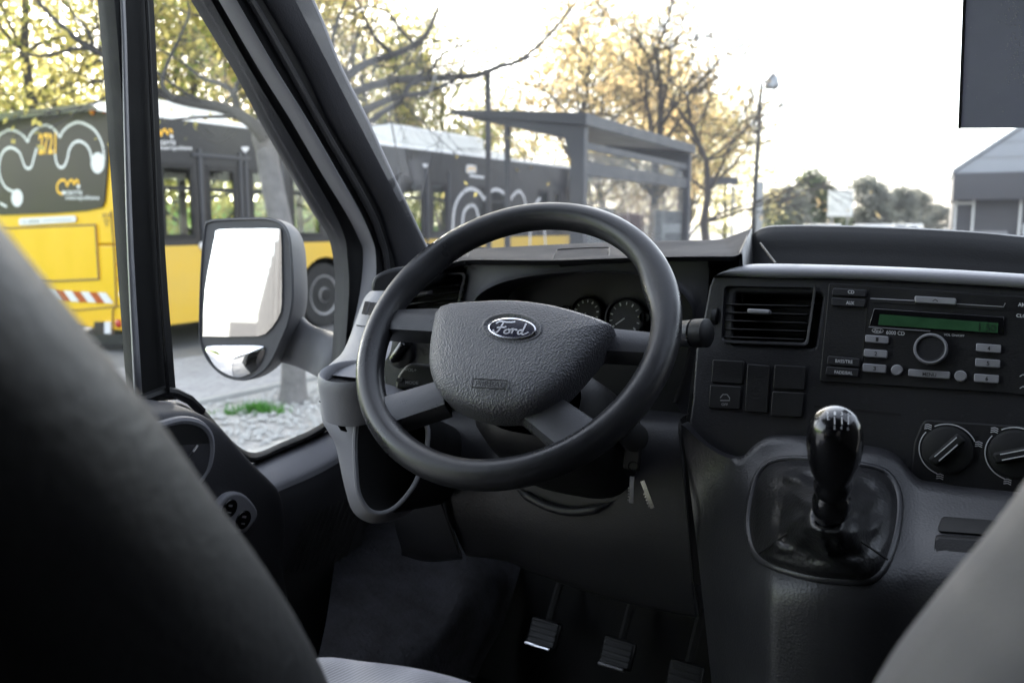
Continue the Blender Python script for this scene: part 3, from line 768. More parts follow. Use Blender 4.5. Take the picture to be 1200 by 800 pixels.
for sc, lift in [(1.0, .002), (.96, .010), (.90, .019), (.80, .026), (.70, .030), (.58, .042), (.46, .064), (.34, .088), (.24, .102), (.17, .112)]:
    r = []
    for i, (x, y) in enumerate(Gs):
        X = gc[0] + (x - gc[0]) * sc; Y = gc[1] + (y - gc[1]) * sc
        a = math.atan2(y - gc[1], x - gc[0])
        w = math.sin(math.pi * min(1, (1 - sc) / .8))
        pl = 1 - abs(math.sin(2.5 * a + 3.2 * sc + .5))
        fold = w * (.013 * pl ** 2.2 * (1 if sc < .8 else .3) + .012 * (1 if sc < .72 else .2) * noise.noise(Vector((math.cos(a) * 2.5, math.sin(a) * 2.5, sc * 6)))) + (.006 * math.sin(30 * sc) if sc < .4 else 0)
        r.append(pY(X, Y, conY(X, Y) - lift - fold))
    rows.append(r)
lever_top = pY(979, 487, .775)
lever_dir = (lever_top - GB).normalized()
gear = vb(MB().tube([GB - lever_dir * .004, GB + lever_dir * .03], .014, 16), 'gear_lever', 'gloss')
vb(MB().loft([[p for p in r] for r in rows], 1, 3, closed=True), 'gaiter', 'leather', gear, ang=70)
for pa_, pb_ in (((890, 648), (926, 622)), ((926, 622), (948, 606)), ((1040, 655), (1006, 632))):
    vb(MB().tube([pY(x, y, conY(x, y) - .024 - .0008 * abs(x - (890 if x < 970 else 1040))) for x, y in [(pa_[0] * (1 - t) + pb_[0] * t, pa_[1] * (1 - t) + pb_[1] * t) for t in (0, .33, .66, 1)]], .0012, 6), 'gaiter_seam', 'dark', gear)
L0 = pY(974, 600, .825); hgt = (lever_top - L0).length
prof = [(.017, 0), (.0185, .004), (.0185, .016), (.017, .020), (.0155, .023), (.0175, .026), (.0178, .034), (.0165, .038), (.018, .043), (.0215, .052), (.0245, .066), (.0258, .080), (.0252, .092), (.0225, .102), (.017, .109), (.009, .113), (0, .114)]
k_ = hgt / .108
vb(MB().lathe([(r * .93, h * k_) for r, h in prof], L0, lever_dir, 36), 'gear_knob', 'gloss', gear, ang=50)
mb = MB()
kc = L0 + lever_dir * (.080 * k_)
from mathutils.bvhtree import BVHTree
_kb = MB().lathe([(r * .93, h * k_) for r, h in prof], L0, lever_dir, 36)
_kt = BVHTree.FromPolygons([tuple(v) for v in _kb.v], _kb.f)
def fn(px, py):
    d = ray(VB, px, py).normalized(); hit = _kt.ray_cast(Vector((0, 0, 0)), d)[0]
    return (hit if hit is not None else lever_top) - d * .0008
gn = -ray(VB, 980, 495).normalized()
for i, x in enumerate((970, 978, 986.5, 994)):
    if i: 
        ribbon(mb, [fn(x, 488), fn(x + .2, 497)], .0009, gn)
    else: ribbon(mb, [fn(x, 487), fn(x, 492)], .0009, gn)
ribbon(mb, [fn(969.5, 491), fn(994, 493)], .0009, gn)
for t, x, y in (('R', 969, 486.5), ('1', 977, 486), ('3', 985, 486.5), ('5', 993, 488), ('2', 976.5, 502.5), ('4', 984.5, 503), ('6', 992.5, 504)):
    O = fn(x, y); text_on(mb, t, O, fn(x + 2.6, y + .2) - O, fn(x, y - 4.2) - O)
vb(mb, 'shift_pattern', 'print', gear, smooth=False)
# pocket low on the console
vb(MB().prism([pY(x, y, conY(x, y) - .003) for x, y in roundpoly([(1104, 606), (1180, 612), (1178, 628), (1098, 622)], 5)], (0, .01, 0)), 'console_recess', 'black', con, bevel=.002)
vb(MB().prism([pY(x, y, conY(x, y) - .005) for x, y in roundpoly([(1096, 628), (1180, 634), (1180, 720), (1090, 712)], 6)], (0, .01, 0)), 'ashtray', 'dark', con, bevel=.003)

# ---- footwell ------------------------------------------------------------
mb = MB().box((0, -.08, -.89), 1.98, 3.1, .06); vb(mb, 'floor_pan', 'black', smooth=False)
vb(MB().loft([[pY(400, 590, 1.24), pY(500, 612, 1.30), pY(560, 630, 1.33), pY(610, 665, 1.34)], [pY(385, 710, 1.0), pY(490, 720, 1.1), pY(545, 715, 1.16), pY(590, 730, 1.3)],
              [pY(370, 780, .9), pY(470, 785, 1.0), pY(520, 780, 1.1), pY(560, 790, 1.25)], [pY(350, 850, .85), pY(450, 860, .95), pY(500, 860, 1.05), pY(550, 860, 1.2)]], 5, 5), 'wheel_arch_carpet', 'carpet')
for cx, cy in ((638, 742), (724, 765), (803, 793)):
    c = pY(cx, cy, 1.25); n = Vector((0, -.85, .55)).normalized(); X = Vector((1, 0, 0)); u = n.cross(X).normalized(); u = -u if u.z < 0 else u
    pd = vb(MB().box(c, .055, .045, .016, X, u, n), 'pedal', 'metal_dark', bevel=.005, bseg=3)
    mb = MB()
    for k in range(5): mb.box(c + n * .009 + u * (-.018 + .009 * k), .048, .004, .003, X, u, n)
    vb(mb, 'pedal_grip', 'silver' if cx < 600 else 'metal_dark', pd, bevel=.001)
    if cx < 800: vb(MB().box(c + n * .006 - u * .023 - X * .004, .048 if cx < 700 else .044, .006, .010, X, u, n), 'pedal_edge', 'chrome' if cx < 700 else 'steel_worn', pd, bevel=.002)
    vb(MB().tube([c - n * .005 + u * .02, c + Vector((.005, .06, .1)), c + Vector((.005, .08, .3))], .007, 8), 'pedal_arm', 'black', pd)

vb(MB().grid([[Vector((-.90, y, z)) for y in (.95, 1.1, 1.44)] for z in (-.42, -.6, -.9)]), 'kick_panel', 'dark', solid=.01)
vb(MB().box((-.5, 1.36, -.56), .9, .02, .66), 'toe_board', 'black', smooth=False)
# ---- driver door ---------------------------------------------------------
T_ = [(100, 466), (168, 468), (201, 469), (222, 477), (236, 490), (253, 508), (272, 528), (288, 541), (300, 541), (330, 528), (363, 514), (390, 500), (425, 478)]
def drow(dy, x, f=1): return [pX(px, py + dy * (1 if px > 280 else .5), x) for px, py in T_]
rows = [drow(-4, -.958), drow(0, -.952), drow(8, -.925), drow(34, -.888), drow(64, -.874), drow(150, -.868)]
rows.append([Vector((-.866, p.y, -.86)) for p in rows[-1]])
sill_rows = rows[:4] + [drow(46, -.8795)]
rows = [[p + Vector((-.004, 0, .002)) for p in rows[3]]] + rows[4:]
door = vb(MB().loft(rows, 4, 4), 'driver_door', 'trim', label='driver door trim with armrest, window switches and mirror outside', ang=70)
vb(MB().loft(sill_rows, 4, 4), 'lit_window_sill', 'door', door, ang=70)  # upper trim in the paler plastic, coloured as lit by the window
# shoulder / armrest lump
lump = [(60, 474), (170, 472), (201, 473), (222, 481), (238, 494), (256, 514), (276, 536), (297, 556), (311, 574), (318, 610), (314, 660), (300, 740), (60, 760)]
lp = [pX(x, y, -.885) for x, y in spl(lump, 4)]
cl = sum(lp, Vector()) / len(lp)
rows = [[p + Vector((-.05, 0, 0)) for p in lp], lp, [p + (cl - p) * .03 + Vector((.022, 0, 0)) for p in lp], [p + (cl - p) * .09 + Vector((.036, 0, 0)) for p in lp], [p + (cl - p) * .3 + Vector((.042, 0, 0)) for p in lp], [p + (cl - p) * .7 + Vector((.044, 0, 0)) for p in lp], [p + (cl - p) * .999 + Vector((.045, 0, 0)) for p in lp]]
vb(MB().loft(rows, 1, 3, closed=True), 'armrest', 'trim', door, ang=70)
hb = [(150, 510), (187, 498), (213, 492), (234, 497), (245, 511), (246, 534), (238, 556), (215, 575), (160, 580)]
fx = lambda x, y, h=0: pX(x, y, -.845 + h)
hs = spl(hb, 4, True)
vb(MB().tube([fx(x, y) for x, y in hs], .0055, 8, closed=True), 'handle_bezel', 'door', door)
vb(MB().prism([fx(x, y, .003) for x, y in hs], (-.01, 0, 0)), 'handle_recess', 'black', door, smooth=False)
vb(MB().tube([fx(221, 536, .008), fx(226, 529, .012), fx(231, 522, .008)], .002, 8), 'handle_highlight', 'chrome', door)  # bright sliver drawn as the highlight on the pull lever
pp = [(252, 600), (259, 587), (270, 578), (285, 578), (297, 589), (303, 602), (296, 616), (284, 626), (262, 622)]
vb(MB().prism([fx(x, y, .014) for x, y in spl(pp, 3, True)], (-.03, 0, 0)), 'switch_pod', 'trim_light', door, bevel=.004, bseg=3)
for cx, cy in ((270, 596), (286, 609)):
    ov = oval(cx, cy, 7.5, 12, R_(28), 24)
    vb(MB().prism([fx(x, y, .0165) for x, y in ov], (-.01, 0, 0)), 'window_switch', 'gloss', door, bevel=.001)
    mb = MB(); ribbon(mb, [fx(cx - 2, cy - 4, .0172), fx(cx + 2.5, cy - 3.5, .0172)], .003, (1, 0, 0)); ribbon(mb, [fx(cx - 3, cy + 4, .0172), fx(cx + 1, cy + 4.6, .0172)], .002, (1, 0, 0))
    vb(mb, 'switch_symbol', 'print_dim', door, smooth=False)
mb = MB()
for k in range(11):
    x0 = 348 + k * 7
    mb.tube([pX(x0 - 14, 672 - k * 1.5, -.866), pX(x0 + 14, 602 - k * 3, -.866)], .0014, 6)
vb(mb, 'speaker_grille', 'dark', door)
# lower seal of the front window
sl = [(207, 455), (222, 463), (240, 480), (262, 505), (280, 523), (300, 530), (330, 518), (363, 504), (388, 489)]
vb(MB().loft([[pX(x, y, -.95) for x, y in sl], [pX(x, y + 3, -.935) for x, y in sl], [pX(x, y + 9, -.928) for x, y in sl], [pX(x, y + 12, -.95) for x, y in sl]], 4, 2), 'window_seal', 'black', door)
# frame strips of the door and pillar, each a band between two traced edges
Yt = [-70, 0, 80, 143, 204, 250, 278, 300, 340, 421]
L1 = [(190, -70), (231, 0), (279, 80), (312, 143), (346, 204), (373, 250), (389, 274), (396, 298), (399, 340), (394, 440)]
L2 = [(205, -70), (247, 0), (292, 80), (330, 143), (366, 204), (392, 250), (404, 278), (407, 300), (409, 345), (402, 440)]
L3 = [(222, -70), (264, 0), (310, 80), (349, 143), (384, 204), (412, 250), (426, 278), (432, 298), (428, 345), (415, 405)]
L4 = [(235, -70), (277, 0), (323, 80), (362, 143), (397, 204), (423, 250), (435, 278), (440, 300), (440, 345), (432, 395)]
L5 = [(268, -70), (314, 0), (360, 80), (390, 143), (426, 204), (450, 250), (459, 278), (466, 300), (472, 330), (474, 360)]
L6 = [(322, -70), (366, 0), (399, 80), (431, 143), (459, 204), (481, 250), (495, 280), (505, 300), (520, 330), (530, 360)]
def band(a, xa, b, xb, name, mat, par, mid=None, thick=.012, ret=None):
    A = [pX(x, y, xa) for x, y in a]; Bq = [pX(x, y, xb) for x, y in b]
    rows = [[p + Vector((-thick, 0, 0)) for p in A], A]
    if mid: rows.append([(p + q) / 2 + Vector((mid, 0, 0)) for p, q in zip(A, Bq)])
    rows += [Bq, [p + Vector((-thick, 0, 0)) for p in Bq]]
    return vb(MB().loft(rows, 3, 2), name, mat, par, ang=50)
band(L1, -.955, L2, -.935, 'window_frame', 'trim', door)
band(L2, -.94, L3, -.925, 'door_seal', 'black', door)
pil = band(L5, -.88, L6, -.85, 'windscreen_pillar', 'trim', None, mid=.006, thick=.02)
band(L3, -.915, L4, -.900, 'pillar_strip', 'trim_light', pil, mid=.006)
band(L4, -.905, L5, -.885, 'pillar_rubber', 'black', pil)
i1 = [(a[0] * .55 + b[0] * .45, a[1] * .55 + b[1] * .45) for a, b in zip(L4, L5)]
vb(MB().tube(spl([pX(x, y, -.893) for x, y in i1], 3), .006, 8), 'rubber_bead', 'dash', pil)
vb(MB().tube(spl([pX(x - 1, y, -.853) for x, y in L6[:8]], 3), .004, 8), 'pillar_edge_highlight', 'trim_light', pil)  # pale bead drawn as the highlight along the pillar's edge
# outer face of the pillar seen past the seal
op = [(405, 330), (408, 345), (405, 400), (401, 425)]
vb(MB().loft([[pX(x - 3, y, -.97) for x, y in op], [pX(x + 3, y, -.965) for x, y in op]], 3, 2), 'pillar_outer_edge', 'white', pil)
# divider bar between the two panes
DL = [(120, -90), (134, 0), (145, 150), (155, 300), (167, 470)]; DR = [(172, -90), (180, 0), (187, 150), (194, 300), (207, 468)]
band(DL, -.935, DR, -.925, 'divider_bar', 'black', door, thick=.03)
vb(MB().loft([[pX(x, y, -.932) for x, y in [(130, -90), (141, 0), (145.5, 150), (150, 300), (158, 465)]], [pX(x, y, -.931) for x, y in [(137, -90), (146, 0), (150.5, 150), (156, 300), (166, 465)]]], 3, 2), 'window_channel', 'silver', door, solid=.004)
vb(MB().loft([[pX(x, y, -.92) for x, y in [(162, -90), (171, 0), (178, 150), (185, 300), (196, 460)]], [pX(x, y, -.915) for x, y in [(165, -90), (173, 0), (180, 150), (187, 300), (198, 460)]]], 3, 2), 'divider_edge', 'dark', door, solid=.003)
vb(MB().tube([pX(x, y, -.925) for x, y in [(160, 470), (192, 458), (205, 460), (222, 468), (236, 482)]], .007, 8), 'divider_foot', 'dark', door)
# panes
gx = -.945
fp = [(180, -40)] + [(a[0] + 6, a[1]) for a in L1[1:9]] + [(400, 440), (392, 492), (363, 508), (330, 522), (300, 534), (282, 530), (240, 486), (206, 462)]
vb(MB().prism([pX(x, y, gx) for x, y in fp], (-.004, 0, 0)), 'window_glass', 'glass', door, smooth=False)
rp = [Vector((gx, p.y, p.z)) for p in [pX(150, -60, gx), pX(166, 475, gx)]]
vb(MB().prism([rp[0], rp[1], Vector((gx, -.25, rp[1].z)), Vector((gx, -.25, rp[0].z))], (-.004, 0, 0)), 'window_glass', 'glass', door, smooth=False)

# ---- door mirror ---------------------------------------------------------
MX = -1.17
mc = pX(288, 345, MX); my = mc.y
mh = [(240, 268), (246, 259), (262, 257), (289, 256), (313, 256), (330, 262), (339, 278), (342, 310), (343, 350), (338, 378), (330, 398), (316, 427), (298, 442), (280, 445), (261, 439), (245, 424), (236, 405), (234, 385), (235.5, 322)]
mm = spl(mh, 4, True)
# face plane of the mirror, turned a little towards the driver
Mn = Vector((.30, -1, .07)).normalized()
def mp(px, py, h=0): return pP(px, py, mc + Mn * h, Mn)
ccn = mp(289, 350)
rows = [[mp(*p, 0) for p in mm]]
o3 = rows[0]
rows = [[ccn + (p - ccn) * .965 + Mn * -.004 for p in o3], [ccn + (p - ccn) * .985 + Mn * .003 for p in o3], [ccn + (p - ccn) * 1.0 + Mn * 0 for p in o3], [ccn + (p - ccn) * 1.01 - Mn * .02 for p in o3], [ccn + (p - ccn) * .98 - Mn * .06 for p in o3], [ccn + (p - ccn) * .8 - Mn * .10 for p in o3], [ccn + (p - ccn) * .3 - Mn * .115 for p in o3], [ccn + (p - ccn) * .02 - Mn * .117 for p in o3]]
mir = vb(MB().loft(rows, 1, 3, closed=True), 'door_mirror', 'mirror_shell', label='dark grey two-glass door mirror on its arm', ang=60)
g1 = spl([(256, 269), (290, 268), (324, 268), (329, 273), (330, 310), (330, 355), (326, 372), (311, 391), (291, 394), (243, 394), (238, 388), (240, 340), (247, 300), (252, 276)], 2, True)
g2 = spl([(243, 406), (275, 404.5), (305, 405), (311, 410), (303, 429), (288, 440), (274, 441), (256, 432), (246, 418)], 3, True)
vb(MB().prism([mp(x, y, .001) for x, y in g1], -Mn * .008), 'mirror_surround', 'black', mir, smooth=False)
vb(MB().prism([mp(289 + (x - 289) * 1.02, 365 + (y - 365) * 1.01, -.001) for x, y in mm], -Mn * .004), 'mirror_inner_frame', 'mirror_shell', mir, smooth=False)
vb(MB().prism([mp(x, y, .0035) for x, y in g1], -Mn * .003), 'mirror_glass', 'mirror', mir, smooth=False)
c2 = mp(274, 420, 0); u2 = (mp(274, 410) - mp(274, 430)).normalized()
rows = []
for sc in (1, .85, .7, .55, .4, .25, .1, .01):
    rows.append([c2 + (mp(x, y) - c2) * sc + Mn * (.002 + .009 * (1 - sc * sc)) for x, y in g2])
vb(MB().grid(rows, True), 'wide_angle_glass', 'mirror', mir, ang=80)
up_ = [(318, 345), (343, 352), (354, 373), (369, 384), (396, 392), (420, 396)]
lo_ = [(300, 436), (322, 424), (344, 428), (362, 436), (376, 443), (420, 460)]
xs_ = [-1.16, -1.14, -1.10, -1.06, -.99, -.95]
A = [pX(x, y, X) for (x, y), X in zip(up_, xs_)]; Bq = [pX(x, y, X) for (x, y), X in zip(lo_, xs_)]
nrm_ = Vector((.55, -.83, .1)).normalized()
mid1 = [a * .65 + b * .35 + nrm_ * .018 for a, b in zip(A, Bq)]; mid2 = [a * .3 + b * .7 + nrm_ * .016 for a, b in zip(A, Bq)]
vb(MB().loft([[p - nrm_ * .04 for p in A], A, mid1, mid2, Bq, [p - nrm_ * .04 for p in Bq]], 3, 3), 'mirror_arm', 'mirror_shell', mir, ang=70)

# ---- windscreen, panel at its top, shell ---------------------------------
def ws(x, s):
    """point on the screen: s = 0 foot, 1 top"""
    b = 1 - (x / .86) ** 2
    return Vector((x * (1 - .10 * s), 1.31 + .14 * b - s * .66, -.05 + s * .53))
def wsn(x): return Vector((0, -.63, -.78)).normalized()
vb(MB().grid([[ws(x, s / 6) for x in [-.86 + .172 * i for i in range(11)]] for s in range(7)]), 'windscreen', 'screen', ang=90)
a = ray(VB, 1123, 151); 
scr_n = Vector((0, .53, .66)).normalized(); scr_p = ws(.05, .3) - scr_n * .03
q = [pP(1123, 151, scr_p, scr_n), pP(1131, -45, scr_p, scr_n), pP(1330, -45, scr_p, scr_n), pP(1330, 150, scr_p, scr_n)]
def panelmat():
    m, nt = newmat('dusty_dark_panel'); L = nt.links
    out = N(nt, 'ShaderNodeOutputMaterial'); p = N(nt, 'ShaderNodeBsdfPrincipled', Roughness=.35); L.new(p.outputs[0], out.inputs[0])
    tc = N(nt, 'ShaderNodeTexCoord')
    nz = N(nt, 'ShaderNodeTexNoise', Scale=9, Detail=9, Roughness=.75); L.new(tc.outputs['Object'], nz.inputs['Vector'])
    cr_ = N(nt, 'ShaderNodeMix', data_type='RGBA'); cr_.inputs[6].default_value = (.42, .43, .50, 1); cr_.inputs[7].default_value = (.62, .63, .70, 1)
    L.new(nz.outputs[0], cr_.inputs[0]); L.new(cr_.outputs[2], p.inputs['Base Color'])
    p.inputs['Subsurface Weight'].default_value = 0; tl = N(nt, 'ShaderNodeBsdfTranslucent'); tl.inputs[0].default_value = (.5, .52, .62, 1)
    ms = N(nt, 'ShaderNodeMixShader'); ms.inputs[0].default_value = .20; L.new(p.outputs[0], ms.inputs[1]); L.new(tl.outputs[0], ms.inputs[2]); L.new(ms.outputs[0], out.inputs[0])
    return m
M['panel'] = panelmat()
pan = vb(MB().prism(q, scr_n * .006), 'windscreen_panel', 'panel', bevel=.0015, label='dusty dark panel with white specks at the top of the windscreen')
mb = MB(); r2 = random.Random(3)
for i in range(230):
    t = r2.random()
    px = 1200 - abs(r2.gauss(0, 12)) - 2 + 34 * (1 - t) * -0.4 + 6; py = -30 + 130 * t
    if r2.random() < .06: px, py = r2.uniform(1130, 1200), r2.uniform(10, 145)
    s = r2.uniform(.3, .85)
    mb.prism([pP(px + s * math.cos(k * 1.26), py + s * math.sin(k * 1.26), scr_p - scr_n * .001, scr_n) for k in range(5)], scr_n * .0008)
vb(mb, 'panel_specks', 'print', pan, smooth=False)
vb(MB().tube([pP(1124.5, 150, scr_p, scr_n), pP(1132, -45, scr_p, scr_n)], .0016, 6), 'panel_edge', 'dash', pan)
vb(MB().grid([[Vector((x, 1.50, z)) for x in (-1.0, 1.0)] for z in (-.05, -.92)]), 'front_bulkhead', 'cabin', solid=.02, smooth=False)
vb(MB().box((-.985, 1.40, -.58), .03, .22, .66), 'front_quarter', 'cabin', smooth=False)
# roof, side walls, bulkhead
vb(MB().grid([[Vector((x, y, z - .04 * (x / .9) ** 2)) for x in (-.92, -.5, 0, .5, .92)] for y, z in ((.645, .50), (.5, .56), (.1, .60), (-1.6, .60))]), 'roof_panel', 'headliner', solid=.03)
vb(MB().grid([[Vector((x, -1.6, z)) for x in (-.95, .95)] for z in (-.9, .6)]), 'bulkhead', 'cabin', solid=.02, smooth=False)
vb(MB().box((-.95, -.93, -.12), .04, 1.36, 1.5), 'side_panel', 'cabin', smooth=False)
mb = MB().box((.95, -.15, -.13), .04, 2.9, 1.5)  # unseen side built solid, its window left out to keep light away
mb.loft([[(.88, 1.32, -.06), (.86, .98, .22), (.80, .66, .47)], [(.93, 1.22, -.10), (.91, .90, .20), (.85, .58, .47)]], 3, 2)
vb(mb, 'closed_passenger_side', 'cabin', smooth=False)
vb(MB().box((-.92, .30, .50), .06, .75, .10), 'door_header', 'black', smooth=False)

# ---- seats ---------------------------------------------------------------
edge = [(-45, 215), (0, 271), (68, 353), (113, 409), (158, 463), (194, 510), (228, 559), (264, 608), (298, 655), (338, 716), (372, 781), (385, 815), (410, 880)]
XS = -.255
rows = []
for i, (px, py) in enumerate(spl(edge, 2)):
    p = pX(px, py, XS)
    x0, th, rr = -.72, .15, .05
    yf, yb = p.y + .003, p.y - th
    xr = XS + .022
    row = []
    sec = [(x0 + .04, yf - .03), (x0 + .12, yf - .004), (-.56, yf - .035), (-.40, yf - .035), (-.315, yf + .002), (XS - .012, yf + .002), (XS + .008, yf - .008), (xr, yf - .04), (xr, yf - .08), (xr - .03, yb + .01), (-.36, yb), (-.6, yb), (x0 + .02, yb + .02), (x0, yb + .06)]
    rows.append([Vector((x, y, p.z + (y - p.y) * -.15)) for x, y in sec])
mb = MB().loft(rows, 3, 1, closed=True)
seat = vb(mb, 'driver_seat', 'seat', ang=80, label='dark leatherette driver seat with grey patterned cushion')
cu = [[pY(300, 800, .52), pY(368, 771, .545), pY(430, 775, .55), pY(490, 783, .56), pY(545, 797, .57), pY(580, 812, .575)],
      [pY(290, 830, .5), pY(360, 800, .51), pY(420, 805, .515), pY(490, 812, .52), pY(555, 825, .53), pY(600, 845, .53)],
      [pY(290, 900, .45), pY(360, 880, .46), pY(420, 880, .46), pY(490, 885, .47), pY(570, 890, .47), pY(620, 900, .47)]]
cu.insert(0, [p + Vector((0, .03, -.05)) for p in cu[0]])
vb(MB().loft(cu, 6, 5), 'seat_cushion', 'fabric', seat)
pe = [(1290, 470), (1240, 530), (1204, 577), (1183, 608), (1148, 652), (1106, 702), (1058, 763), (1034, 799), (1004, 850)]
YS = .36
rows = []
for (px, py) in spl(pe, 3):
    p = pY(px, py, YS)
    dn = Vector((.42, 0, -.5))
    row = [p + Vector((.05, .07, -.06)), p + Vector((.02, .05, -.02)), p + Vector((.002, .02, .0)), p, p + Vector((.006, -.02, -.004)), p + Vector((.03, -.06, -.03)), p + Vector((.10, -.085, -.12)), p + Vector((.2, -.09, -.3))]
    rows.append(row)
pseat = vb(MB().loft(rows, 3, 1), 'passenger_seat', 'seat_grey', ang=90, label='pale grey passenger seat shoulder at the lower right')

# ---- bunch of keys -------------------------------------------------------
def to_w(p): return M_V2W @ p
kb = to_w(pY(748, 560, .97))
keys = empty('key_bunch', kb, 0, 'two small metal keys hanging from the ignition under the wheel', 'keys')
def kbuild(mb, name, mat, **kw): 
    mb.v = [to_w(v) - kb for v in mb.v]
    return mb.build(name, M[mat], keys, **kw)
kbuild(MB().box(pY(741, 535, .975), .022, .006, .034), 'key_head', 'black', bevel=.004, bseg=3)
kbuild(MB().tube([pY(742 + 6 * math.cos(t), 546 + 5 * math.sin(t), .972) for t in [k * .4488 for k in range(14)]], .0009, 6, closed=True), 'key_ring', 'metal_dark')
for a, b in (((741, 558), (740, 589)), ((753, 563), (765, 595))):
    pa, pb = pY(*a, .968), pY(*b, .962); d = (pb - pa).normalized(); X = d.cross(Vector((0, -1, 0))).normalized()
    mb = MB().box((pa + pb) / 2, .0055, .002, (pb - pa).length, X, d.cross(X), d)
    for k in range(5): mb.box(pa.lerp(pb, .45 + .11 * k) + X * .0032, .003, .002, .002, X, d.cross(X), d)
    kbuild(mb, 'key_blade', 'chrome', smooth=False)

# =================================================================== OUTSIDE
M['yellow'] = pm('yellow_paint', (.80, .47, .012), .35, .05, 1.5, coat=.3)
M['yellow_dirty'] = pm('scuffed_yellow_paint', (.74, .46, .03), .4, .1, .8, col2=(.64, .43, .08))
M['bus_dark'] = pm('dark_bus_film', (.022, .022, .025), .35, .25, 1.2, spec=.35)
M['bus_rear'] = pm('dark_rear_film', (.026, .021, .020), .4, .35, 2.2, col2=(.048, .038, .035), spec=.3)
M['bus_white'] = pm('white_roof_paint', (.80, .80, .78), .45, .03, 1)
M['arc'] = pm('pale_line_film', (.62, .62, .64), .5, .05, 2)
M['orange_print'] = pm('orange_print', (.95, .52, .02), .4, .04)
M['red_lamp'] = pm('red_lamp_lens', (.42, .025, .02), .2, .1, 20, coat=.6)
M['orange_lamp'] = pm('orange_lamp_lens', (.75, .18, .02), .2, .1, 20, coat=.6)
M['tyre'] = pm('tyre_rubber', (.022, .022, .023), .8, .2, 12, .4, 60, 'noise', bdist=.004)
M['hubm'] = pm('wheel_hub_paint', (.30, .30, .31), .5, .15, 10, metal=.3)
M['bus_in'] = pm('bus_interior', (.06, .06, .065), .7, .2, 3)
M['bus_glass'] = glass('tinted_bus_glass', (.92, .95, .92), .002, refl=.25)
M['shelter'] = pm('slate_grey_paint', (.042, .044, .053), .5, .1, 3, .2, 200, 'noise')
M['shelter_glass'] = glass('shelter_glass', (.93, .94, .94), .035, refl=.8, dscale=1.5)
M['poster'] = pm('pale_poster', (.72, .73, .75), .5, .1, 1.5)
M['red_reflection'] = pm('red_poster_reflection', (.50, .13, .12), .5, .3, 2.2, col2=(.55, .46, .44))
M['bark'] = pm('grey_bark', (.11, .105, .105), .9, .35, 7, .9, 22, 'noise', bdist=.02, col2=(.21, .20, .195))
M['bark_dark'] = pm('dark_bark', (.06, .052, .045), .9, .3, 4, .8, 18, 'noise', bdist=.02)
M['limb'] = pm('backlit_limb_bark', (.055, .052, .05), .9, .3, 7, .6, 22, 'noise', bdist=.01)  # darker than the trunk: the backlit shade is put into the colour
M['twig'] = pm('twig_bark', (.10, .09, .08), .9, .3, 5)
M['leaf_y'] = leafmat('autumn_leaf', (.52, .43, .15), (.30, .29, .09), .9, .68)
M['leaf_g'] = leafmat('green_leaf', (.34, .36, .10), (.16, .20, .05), .9, .5)
M['leaf_o'] = leafmat('rusty_leaf', (.52, .38, .20), (.40, .33, .17), .9, .65)
M['leaf_d'] = leafmat('dark_green_leaf', (.10, .13, .07), (.15, .17, .09), .6, .35)
M['leaf_p'] = leafmat('pale_golden_leaf', (.68, .58, .32), (.48, .46, .22), .5, .65)
M['leaf_hazed'] = leafmat('hazed_far_leaf', (.22, .23, .19), (.30, .30, .27), .6, .4)  # far leaves paled in colour to stand in for haze
M['grass'] = leafmat('grass_blades', (.06, .22, .04), (.10, .26, .05), 8, .4)
M['lawn'] = pm('lawn', (.17, .34, .04), .9, .35, .6, .8, 12, 'noise', bdist=.04)
M['concrete'] = pm('concrete', (.34, .34, .33), .85, .12, 2, .4, 60, 'noise')
M['steel'] = pm('galvanised_steel', (.30, .31, .32), .45, .1, 6, metal=.5)
M['window_dark'] = pm('dark_building_glass', (.03, .033, .04), .12, .3, .4, rvar=.05)
M['fascia'] = pm('grey_fascia_sheet', (.065, .065, .075), .6, .1, 1)
M['clad2'] = pm('dark_grey_cladding', (.022, .022, .024), .6, .08, 1)
M['clad3'] = pm('grey_rib_paint', (.055, .055, .058), .6, .08, 1)
M['clad'] = pm('grey_cladding', (.30, .30, .32), .5, .08, 1)
M['roofing'] = pm('pale_roof_sheet', (.36, .38, .42), .5, .06, .6)
M['brown'] = pm('brown_paint', (.16, .10, .06), .7, .2, 1)
M['blue'] = pm('dull_blue_paint', (.10, .14, .22), .4, .1, 1)

def ground_mat():
    m, nt = newmat('street_ground'); L = nt.links
    out = N(nt, 'ShaderNodeOutputMaterial'); p = N(nt, 'ShaderNodeBsdfPrincipled', Roughness=.85); L.new(p.outputs[0], out.inputs[0])
    tc = N(nt, 'ShaderNodeTexCoord')
    n1 = N(nt, 'ShaderNodeTexNoise', Scale=.5, Detail=7, Roughness=.7); L.new(tc.outputs['Object'], n1.inputs['Vector'])
    n2 = N(nt, 'ShaderNodeTexNoise', Scale=40, Detail=4, Roughness=.7); L.new(tc.outputs['Object'], n2.inputs['Vector'])
    mx = N(nt, 'ShaderNodeMix', data_type='RGBA'); mx.inputs[6].default_value = (.20, .20, .205, 1); mx.inputs[7].default_value = (.30, .30, .30, 1)
    L.new(n1.outputs[0], mx.inputs[0])
    m2 = N(nt, 'ShaderNodeMix', data_type='RGBA', blend_type='MULTIPLY'); m2.inputs[0].default_value = .5
    L.new(mx.outputs[2], m2.inputs[6]); L.new(n2.outputs[0], m2.inputs[7])
    L.new(m2.outputs[2], p.inputs['Base Color'])
    bp = N(nt, 'ShaderNodeBump', Strength=.4, Distance=.01); L.new(n2.outputs[0], bp.inputs['Height']); L.new(bp.outputs[0], p.inputs['Normal'])
    return m
